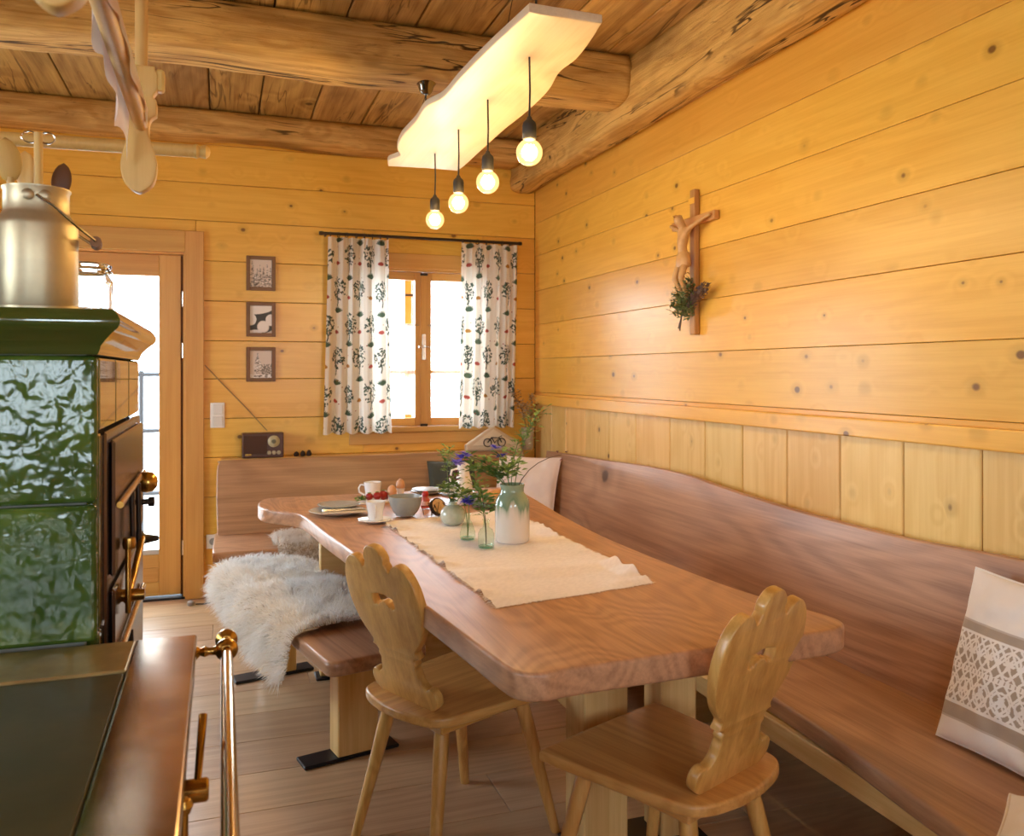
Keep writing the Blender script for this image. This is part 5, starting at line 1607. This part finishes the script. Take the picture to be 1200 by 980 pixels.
for nm, x, y, lb, w_ in (('glass_bottle', 0.842, 2.925, 'small clear bell shaped bottle with a blue flower beside the bud vase', 1.0), ('glass_bottle', 0.862, 2.765, 'small clear medicine bottle with a green sprig beside the tall vase', 0.95)):
    bt = thing(nm, lb, 'bottle', (x, y, TZ + 0.004), group='little clear bottles on the runner')
    if w_ == 1.0: pf = [(0, 0.002), (0.026, 0.002), (0.029, 0.008), (0.027, 0.03), (0.016, 0.062), (0.010, 0.072), (0.010, 0.092), (0.013, 0.096)]
    else: pf = [(0, 0.002), (0.025, 0.002), (0.0275, 0.007), (0.0275, 0.05), (0.021, 0.064), (0.011, 0.072), (0.0105, 0.094), (0.014, 0.099)]
    lathe_obj('glass', pf, BOTG, bt, 28)
    lathe_obj('base_glass', [(0, 0.003), (0.024, 0.003), (0.025, 0.009), (0, 0.007)], glass('thick_base_glass', (0.70, 0.86, 0.78), 1.5), bt, 24)

VIOLET = plain('cornflower_blue', (0.14, 0.11, 0.66), 0.6, var=((0.30, 0.24, 0.75), 60, 0.8))
MAUVE = plain('dusty_mauve', (0.30, 0.10, 0.12), 0.7)
YEL = plain('yellow_green_blossom', (0.50, 0.45, 0.08), 0.7)
WHF = plain('white_blossom', (0.75, 0.75, 0.66), 0.7)
STEM = plain('stem_green', (0.13, 0.20, 0.06), 0.6)
STEMB = plain('dark_stem', (0.09, 0.05, 0.025), 0.6)
def bez(p0, p1, p2, n=8):
    return [p0 * (1 - t) ** 2 + p1 * 2 * t * (1 - t) + p2 * t * t for t in [k / n for k in range(n + 1)]]
def flower(label, base, tip, bend, leaves=0, leaf=(0.03, 0.008), bloom=None, lmat=None, blooms=1, spread=0.02, zone=(0.2, 1.0), stem=None, bsize=0.014, name='wild_flower', cat='flower', group='cut flowers on the table', bunch=0.012):
    base, tip = Vector(base), Vector(tip)
    f = thing(name, label, cat, base, group=group)
    pts = bez(Vector((0, 0, 0)), (tip - base) * 0.5 + Vector(bend), tip - base)
    tube_obj('stem', pts, [0.0018] * 5 + [0.0014] * 4, stem or STEM, f, 5)
    if leaves:
        pd_ = []
        for k in range(leaves):
            t = rg.uniform(*zone)
            i = min(7, int(t * 8))
            p = pts[i].lerp(pts[i + 1], t * 8 - i)
            a = rg.uniform(0, 6.28)
            d_ = Vector((math.cos(a), math.sin(a), rg.uniform(-0.1, 0.9)))
            pd_.append((p + d_ * rg.uniform(0, spread), d_))
        foliage('leaves', f, pd_, leaf[0], leaf[1], lmat or LEAF)
    if bloom:
        for b_ in range(blooms):
            c = pts[-1] + (Vector((rg.uniform(-1, 1), rg.uniform(-1, 1), rg.uniform(-1, 0.6))) * bunch if blooms > 1 else Vector((0, 0, 0)))
            bm = bmesh.new()
            for q in range(16):
                a = q * 2.4
                d_ = Vector((math.cos(a), math.sin(a), rg.uniform(-0.2, 1.0)))
                leaf_quad(bm, c, d_, Vector((0, 0, 1)), bsize * rg.uniform(0.7, 1.1), bsize * 0.3)
            link('blossom', bm_mesh('blossom', bm), bloom, f)
    return f
vb = (0.985, 2.845, TZ + 0.02)
def vt(dx, dy, dz): return (0.985 + dx, 2.845 + dy, TZ + dz)
flower('tall feathery green sprig rising highest from the tall ceramic vase', vb, vt(0.13, 0.06, 0.47), (-0.06, 0, 0.07), 120, (0.026, 0.006), None, LEAF2, zone=(0.62, 1.0), spread=0.035)
flower('arching stem with two dark seed heads in the tall ceramic vase', vb, vt(0.20, 0.02, 0.305), (-0.12, 0, 0.12), 6, (0.012, 0.003), MAUVE, None, 3, stem=STEMB, bsize=0.009, bunch=0.022)
flower('violet blue bellflower stem leaning far out of the tall ceramic vase', vb, vt(-0.17, 0.05, 0.315), (0.12, 0, 0.10), 34, (0.032, 0.009), VIOLET, LEAF, 4, zone=(0.55, 0.95), bsize=0.031, bunch=0.035)
flower('single violet blue bellflower standing over the middle of the tall ceramic vase', vb, vt(-0.045, 0.05, 0.322), (0.03, 0, 0.10), 30, (0.030, 0.008), VIOLET, LEAF2, 2, zone=(0.6, 0.95), bsize=0.031, bunch=0.02)
flower('bushy pale green stem with yellow buds at the mouth of the tall ceramic vase', vb, vt(-0.03, -0.03, 0.275), (0.0, 0, 0.06), 130, (0.030, 0.008), YEL, LEAF2, 5, zone=(0.74, 1.0), spread=0.050, bsize=0.011, bunch=0.04)
flower('leafy green branch stretching sideways from the tall ceramic vase', vb, vt(-0.16, 0.02, 0.262), (0.12, 0, 0.12), 110, (0.034, 0.009), None, LEAF, zone=(0.58, 1.0), spread=0.03)
flower('loose green fern like sprig above the tall ceramic vase', vb, vt(0.03, 0.02, 0.36), (-0.03, 0, 0.05), 70, (0.026, 0.006), WHF, LEAF2, 4, zone=(0.6, 1.0), spread=0.035, bsize=0.008, bunch=0.05)
flower('slim grass green shoot leaning over the vases towards the jug', vb, vt(-0.20, 0.30, 0.29), (0.14, -0.1, 0.16), 60, (0.024, 0.005), None, LEAF2, zone=(0.7, 1.0), spread=0.02)
gb = (0.870, 3.235, TZ + 0.06)
def gt(dx, dy, dz): return (0.870 + dx, 3.235 + dy, TZ + dz)
flower('upright light green sprig rising from the bud vase', gb, gt(0.0, 0.05, 0.30), (-0.03, 0, 0.03), 80, (0.026, 0.006), None, LEAF2, zone=(0.55, 1.0), spread=0.02)
flower('dusty mauve sedum head in the bud vase', gb, gt(0.015, 0.03, 0.195), (0, 0, 0.02), 40, (0.032, 0.010), MAUVE, LEAF, 8, zone=(0.4, 1.0), bsize=0.012, bunch=0.022)
flower('leafy dark green sprig spilling over the rim of the bud vase', gb, gt(0.045, -0.04, 0.115), (0.0, 0, 0.05), 90, (0.036, 0.011), None, LEAF, zone=(0.3, 1.0), spread=0.03)
flower('white flowering sprig in the bud vase', gb, gt(-0.035, 0.0, 0.155), (0.0, 0, 0.03), 50, (0.03, 0.009), WHF, LEAF2, 6, zone=(0.4, 1.0), bsize=0.010, bunch=0.03)
flower('deep blue flower on a thin stem in the bell shaped bottle', (0.842, 2.925, TZ + 0.015), (0.838, 2.90, TZ + 0.150), (0.006, 0, 0.01), 26, (0.026, 0.007), VIOLET, LEAF, 3, zone=(0.65, 1.0), bsize=0.030, bunch=0.010)
flower('white blossom sprig in the bell shaped bottle', (0.842, 2.925, TZ + 0.015), (0.815, 2.95, TZ + 0.185), (0.02, 0, 0.01), 24, (0.024, 0.006), WHF, LEAF2, 5, zone=(0.6, 1.0), bsize=0.010, bunch=0.03)
flower('broad leaved green sprig in the medicine bottle', (0.862, 2.765, TZ + 0.015), (0.848, 2.78, TZ + 0.20), (0.012, 0, 0.0), 60, (0.038, 0.011), None, LEAF, zone=(0.5, 1.0), spread=0.03, stem=STEMB)
flower('yellow green budding sprig in the medicine bottle', (0.862, 2.765, TZ + 0.015), (0.832, 2.80, TZ + 0.235), (0.02, 0, 0.0), 60, (0.026, 0.007), YEL, LEAF2, 6, zone=(0.6, 1.0), spread=0.03, bsize=0.010, bunch=0.03)
# ------------------------------------------------------------------ cushions
def pillow_mesh(name, w, h_, t, colfn=None, n=40, pinch=0.06, seed=0, creases=0.016):
    """pillow standing in its local xz plane, thickness along y, base edge at z = 0"""
    u = np.linspace(-1, 1, n); v = np.linspace(-1, 1, n)
    U, V = np.meshgrid(u, v)
    prof_ = np.clip((1 - U ** 2), 0, 1) ** 0.42 * np.clip((1 - V ** 2), 0, 1) ** 0.42
    X = U * w / 2 * (1 - pinch * (1 - V ** 2) * 0.9)
    Z = V * h_ / 2 * (1 - pinch * (1 - U ** 2) * 0.9) + h_ / 2
    cr = np.zeros_like(U)
    for j in range(n):
        for i in range(n):
            cr[j, i] = mnoise.noise((U[j, i] * 2.2, V[j, i] * 2.2, seed)) + 0.5 * mnoise.noise((U[j, i] * 5, V[j, i] * 5, seed + 5))
    front = np.stack([X, -(prof_ * t / 2 + cr * creases * prof_), Z], -1)
    back = np.stack([X, (prof_ * t / 2 - cr * creases * prof_), Z], -1)
    co = np.concatenate([front.reshape(-1, 3), back.reshape(-1, 3)])
    idx = np.arange(n * n).reshape(n, n)
    q1 = np.stack([idx[:-1, :-1], idx[:-1, 1:], idx[1:, 1:], idx[1:, :-1]], -1).reshape(-1, 4)
    q2 = q1[:, ::-1] + n * n
    me = np_mesh(name, co, np.concatenate([q1, q2]))
    bm = bmesh.new(); bm.from_mesh(me)
    me2 = me
    if colfn is not None:
        cols = np.concatenate([colfn(U, V).reshape(-1, 3)] * 2)
    else:
        cols = np.ones((2 * n * n, 3)) * 0.8
    set_cols(me2, cols)
    bm.free()
    return me2
LINEN = painted('cushion_linen', 0.92, bump=(260, 0.2, 0.002), sheen=0.2)
def cushion(label, w, h_, t, loc, rot, colfn, n=40, seed=0, piping=None):
    c = thing('cushion', label, 'cushion', loc)
    c.rotation_euler = rot
    link('cover', pillow_mesh('cover', w, h_, t, colfn, n, seed=seed), LINEN, c)
    if piping:
        pts = []
        for k in range(64):
            a = 4 * k / 64
            e, f_ = int(a), a - int(a)
            uu, vv = [(-1 + 2 * f_, -1), (1, -1 + 2 * f_), (1 - 2 * f_, 1), (-1, 1 - 2 * f_)][e]
            pts.append((uu * w / 2 * (1 - 0.054 * (1 - vv ** 2)), 0, vv * h_ / 2 * (1 - 0.054 * (1 - uu ** 2)) + h_ / 2))
        tube_obj('piping', pts, 0.004, piping, c, 6, closed=True)
    return c
flat = lambda c: (lambda U, V: np.ones(U.shape + (3,)) * np.array(c))
PINKP = plain('pale_pink_piping', (0.80, 0.70, 0.64), 0.9)
# face direction: local -y is the front
cushion('pale pink linen cushion leaning in the bench corner behind the vase', 0.42, 0.42, 0.11, (1.70, 4.76, SZ + 0.02), (R(-17), 0, R(-48)), flat((0.82, 0.70, 0.63)), seed=2, piping=PINKP)
cushion('dark green velvet cushion leaning on the back bench', 0.30, 0.30, 0.10, (1.355, 5.00, SZ + 0.10), (R(-17), 0, R(0)), flat((0.075, 0.085, 0.070)), seed=5, piping=plain('dark_green_piping', (0.06, 0.07, 0.055), 0.9))
cushion('grey beige cushion under the dark green cushion on the back bench', 0.36, 0.12, 0.30, (1.32, 4.95, SZ + 0.003), (0, 0, 0), flat((0.40, 0.36, 0.30)), seed=6)
def lace_cols(U, V):
    out = np.ones(U.shape + (3,)) * np.array((0.84, 0.77, 0.70))
    v = V
    taupe = np.array((0.42, 0.33, 0.25))
    band = (v > -0.74) & (v < 0.42)
    out[band] = taupe
    lace = (v > -0.56) & (v < 0.30)
    white = np.array((0.86, 0.80, 0.74))
    x, y = U * 5.0, (v + 0.13) * 5.0
    th = np.zeros(U.shape, bool)
    # net of rings, dense solid flowers along the middle of each half, braids between
    g1 = np.abs(np.sin(x * 4.2 + y * 3.6)) < 0.40
    g2 = np.abs(np.sin(x * 4.2 - y * 3.6)) < 0.40
    th |= g1 | g2
    cx_ = (x - np.round(x / 1.5) * 1.5)
    for cy_, r_ in ((1.05, 0.52), (-1.15, 0.44)):
        rr = np.hypot(cx_, y - cy_)
        an = np.arctan2(y - cy_, cx_)
        th |= rr < r_ * (0.62 + 0.25 * np.cos(6 * an))
        th |= np.abs(rr - r_ * 1.35) < 0.07
    th |= np.abs(y) < 0.16
    th &= ~((np.abs(y) < 0.10) & (np.abs(np.sin(x * 9)) < 0.35))
    edge = 0.30 + 0.02 * np.sin(x * 5)
    th |= np.abs(v - 0.285) < 0.018
    th |= np.abs(v + 0.545) < 0.018
    out[lace & th] = white
    out[(np.abs(v - 0.41) < 0.012) | (np.abs(v + 0.73) < 0.012)] = np.array((0.55, 0.46, 0.38))
    return out
cushion('white cushion with a taupe band and wide crochet lace leaning on the right bench', 0.41, 0.44, 0.12, (1.735, 1.485, SZ + 0.006), (R(-17), 0, R(-92)), lace_cols, n=260, seed=8, piping=plain('white_piping', (0.84, 0.78, 0.72), 0.9))
cushion('plain white cushion lying flat on the right bench by the lace cushion', 0.38, 0.38, 0.10, (1.60, 0.90, SZ + 0.055), (R(-90), 0, R(32)), flat((0.84, 0.79, 0.74)), seed=12, piping=plain('white_piping', (0.84, 0.78, 0.72), 0.9))
# house shaped cushion with a dark sprig motif
hc = thing('house_cushion', 'house shaped beige cushion with a dark motif standing on the bench ledge', 'cushion', (1.685, 5.28, 0.8385))
hme = plate('cover', [spline([(-0.19, 0.0, 1), (0.19, 0.0, 1), (0.19, 0.045, 1), (0.0, 0.165, 1), (-0.19, 0.045, 1)], True, 4)], 0.05, plain('beige_linen', (0.62, 0.50, 0.36), 0.9, bump=(250, 0.3, 0.002)), hc, (0, -0.005, 0.001), (R(90 - 8), 0, 0), 0.016, 3)
hm = plate('roof_panel', [spline([(-0.15, 0.035, 1), (0.15, 0.035, 1), (0.0, 0.140, 1)], True, 4)], 0.004, plain('pale_linen', (0.70, 0.60, 0.47), 0.9), hc, (0, -0.0555, 0.0085), (R(90 - 8), 0, 0), 0.001)
DKM = plain('charcoal_motif', (0.03, 0.025, 0.022), 0.8)
for cx_ in (-0.048, 0.048):
    tube_obj('motif_wheel', [(cx_ + 0.026 * math.cos(2 * PI * k / 20), -0.063 + 0.14 * 0.026 * math.sin(2 * PI * k / 20), 0.062 + 0.026 * math.sin(2 * PI * k / 20)) for k in range(20)], 0.0035, DKM, hc, 6, closed=True)
tube_obj('motif_frame', [(-0.048, -0.063, 0.062), (-0.02, -0.060, 0.095), (0.03, -0.060, 0.092), (0.0, -0.063, 0.060), (-0.02, -0.060, 0.095)], 0.004, DKM, hc, 6)
tube_obj('motif_frame', [(0.048, -0.063, 0.062), (0.03, -0.060, 0.095), (0.05, -0.058, 0.104)], 0.004, DKM, hc, 6)
# dried flowers in the corner
dp = thing('corner_pot', 'beige pot of dried flowers standing in the corner of the bench ledge', 'pot', (1.945, 5.30, 0.8385))
lathe_obj('body', [(0, 0.001), (0.030, 0.001), (0.036, 0.02), (0.042, 0.12), (0.046, 0.15), (0.042, 0.15), (0.034, 0.03), (0, 0.02)], plain('beige_clay', (0.45, 0.36, 0.25), 0.7), dp, 24)
DRY = plain('dried_grass', (0.45, 0.36, 0.22), 0.8); DRYD = plain('dried_brown', (0.25, 0.13, 0.05), 0.8)
for k, (dx, dy, dz) in enumerate(((-0.11, -0.06, 0.385), (-0.07, -0.02, 0.33), (-0.03, -0.05, 0.30), (0.0, -0.08, 0.36), (-0.09, -0.10, 0.30), (0.035, -0.06, 0.29))):
    nm = ('tall brown dried leaf stem', 'pale dried grass plume', 'short fluffy dried blossom', 'upright dried grass stalk', 'drooping dried seed stem', 'thin dried twig')[k] + ' in the beige corner pot'
    flower(nm, (1.945, 5.30, 0.88), (1.945 + dx, 5.30 + dy, 0.8385 + dz), (0.02, 0, 0.04), 46, (0.030, 0.006), (DRY, DRYD)[k % 2], DRYD if k == 0 else DRY, 5, zone=(0.55, 1.0), bsize=0.012, stem=DRYD, name='dried_flower', cat='dried flower', group='dried flowers in the corner pot', bunch=0.03)

# ------------------------------------------------------------------ crucifix on the right wall
CRW = wood('cross_oak', (0.60, 0.31, 0.10), (0.46, 0.21, 0.06), 'X', rough=0.5, knots=0.0, ring_amt=0.3)
cz = thing('crucifix', 'carved wooden crucifix hanging on the right wall', 'crucifix', (XR - 0.001, 3.318, 1.53))
box('upright', (-0.016, 0, 0.325), (0.655, 0.040, 0.028), CRW, cz, (0, R(90), 0), 0.005, 2)
box('crossbar', (-0.017, 0, 0.510), (0.36, 0.028, 0.040), CRW, cz, (0, 0, R(90)), 0.005, 2)
box('title_board', (-0.033, 0, 0.600), (0.05, 0.004, 0.028), PINE, cz, (0, 0, R(90)), 0.001)
# carved figure: one skinned mesh (local x = out of the wall is negative)
sk_v = [((-0.070, 0.0, 0.345), 0.023), ((-0.080, 0.004, 0.395), 0.022), ((-0.078, 0.002, 0.445), 0.030), ((-0.070, 0.0, 0.475), 0.016), ((-0.092, 0.006, 0.500), 0.022), ((-0.100, 0.010, 0.534), 0.026),
        ((-0.066, 0.044, 0.472), 0.012), ((-0.058, 0.098, 0.490), 0.0095), ((-0.045, 0.150, 0.508), 0.0075), ((-0.040, 0.172, 0.512), 0.009),
        ((-0.066, -0.044, 0.472), 0.012), ((-0.058, -0.098, 0.490), 0.0095), ((-0.045, -0.150, 0.508), 0.0075), ((-0.040, -0.172, 0.512), 0.009),
        ((-0.074, 0.020, 0.325), 0.020), ((-0.105, 0.024, 0.250), 0.014), ((-0.062, 0.012, 0.165), 0.010), ((-0.064, 0.008, 0.140), 0.009),
        ((-0.074, -0.020, 0.325), 0.020), ((-0.100, -0.020, 0.250), 0.014), ((-0.056, -0.004, 0.165), 0.010), ((-0.070, -0.002, 0.138), 0.009)]
sk_e = [(0, 1), (1, 2), (2, 3), (3, 4), (4, 5), (2, 6), (6, 7), (7, 8), (8, 9), (2, 10), (10, 11), (11, 12), (12, 13), (0, 14), (14, 15), (15, 16), (16, 17), (0, 18), (18, 19), (19, 20), (20, 21)]
me = bpy.data.meshes.new('carved_figure')
me.from_pydata([v for v, r_ in sk_v], sk_e, [])
fo = bpy.data.objects.new('carved_figure', me); col.objects.link(fo)
md = fo.modifiers.new('skin', 'SKIN')
for i, (v, r_) in enumerate(sk_v):
    me.skin_vertices[0].data[i].radius = (r_, r_)
me.skin_vertices[0].data[0].use_root = True
s2 = fo.modifiers.new('sub', 'SUBSURF'); s2.levels = 2; s2.render_levels = 2
dg = bpy.context.evaluated_depsgraph_get(); dg.update()
me2 = bpy.data.meshes.new_from_object(fo.evaluated_get(dg))
bpy.data.objects.remove(fo)
for p in me2.polygons: p.use_smooth = True
me2.materials.clear()
FIGW = plain('carved_limewood', (0.62, 0.36, 0.14), 0.45, var=((0.48, 0.25, 0.08), 40, 0.6))
fg = link('carved_figure', me2, FIGW, cz)
# loincloth and crown
bm = bmesh.new()
lathe(bm, [(0.030, 0.0), (0.036, 0.012), (0.033, 0.045), (0.026, 0.066)], 18, (-0.074, 0.0, 0.300), sx=0.85, sy=1.15)
bmesh.ops.recalc_face_normals(bm, faces=bm.faces)
link('loincloth', bm_mesh('loincloth', bm, smooth=True), FIGW, cz)
tube_obj('crown', [(-0.098 + 0.0185 * math.cos(2 * PI * k / 12), 0.009 + 0.0185 * math.sin(2 * PI * k / 12), 0.527 + 0.003 * (k % 2)) for k in range(12)], 0.0028, CRW, cz, 5, closed=True)
# herb bunch tucked behind the cross
hb = thing('herb_bunch', 'dried bunch of green herbs tucked into the foot of the crucifix', 'herbs', (XR - 0.045, 3.33, 1.60))
for k in range(7):
    tube_obj('stem', [(0, 0.075 + rg.uniform(-.01, .01), -0.045 + rg.uniform(-.01, .01)), (-0.01, 0.03, 0.03), (-0.02 + rg.uniform(-.02, .02), -0.01 + rg.uniform(-.05, .05), 0.12 + rg.uniform(-.02, .05))], 0.0018, STEMB, hb, 5)
pdv = []
for k in range(460):
    a, q = rg.uniform(0, 6.28), rg.uniform(0, 1) ** 0.5
    p = Vector((-0.012 + rg.uniform(-0.035, 0.025), 0.006 + math.cos(a) * q * 0.072, 0.085 + math.sin(a) * q * 0.085))
    pdv.append((p, Vector((rg.uniform(-1, 0.2), rg.uniform(-1, 1), rg.uniform(-.3, 1)))))
foliage('leaves', hb, pdv, 0.030, 0.008, plain('dull_sage', (0.13, 0.18, 0.055), 0.7, var=((0.24, 0.25, 0.10), 40, 0.7)))
pdv = []
for k in range(260):
    t = rg.uniform(0, 1)
    pdv.append((Vector((-0.01 + rg.uniform(-.02, .02), -0.03 - 0.13 * t + rg.uniform(-.012, .012), 0.06 + 0.065 * t + rg.uniform(-.02, .02))), Vector((rg.uniform(-1, 1), -0.6, rg.uniform(0, 1)))))
foliage('dried_blossoms', hb, pdv, 0.022, 0.007, plain('dried_lilac', (0.24, 0.17, 0.13), 0.8, var=((0.16, 0.10, 0.12), 60, 0.7)))
pdv = []
for k in range(60):
    a = rg.uniform(-0.7, 0.9)
    r_ = rg.uniform(0.12, 0.19)
    pdv.append((Vector((-0.02, -math.sin(a) * r_ * 0.5, 0.03 + math.cos(a) * r_)), Vector((rg.uniform(-1, 1), rg.uniform(-1, 1), rg.uniform(0, 1)))))
foliage('seed_heads', hb, pdv, 0.012, 0.004, plain('rusty_seed', (0.30, 0.13, 0.05), 0.8))
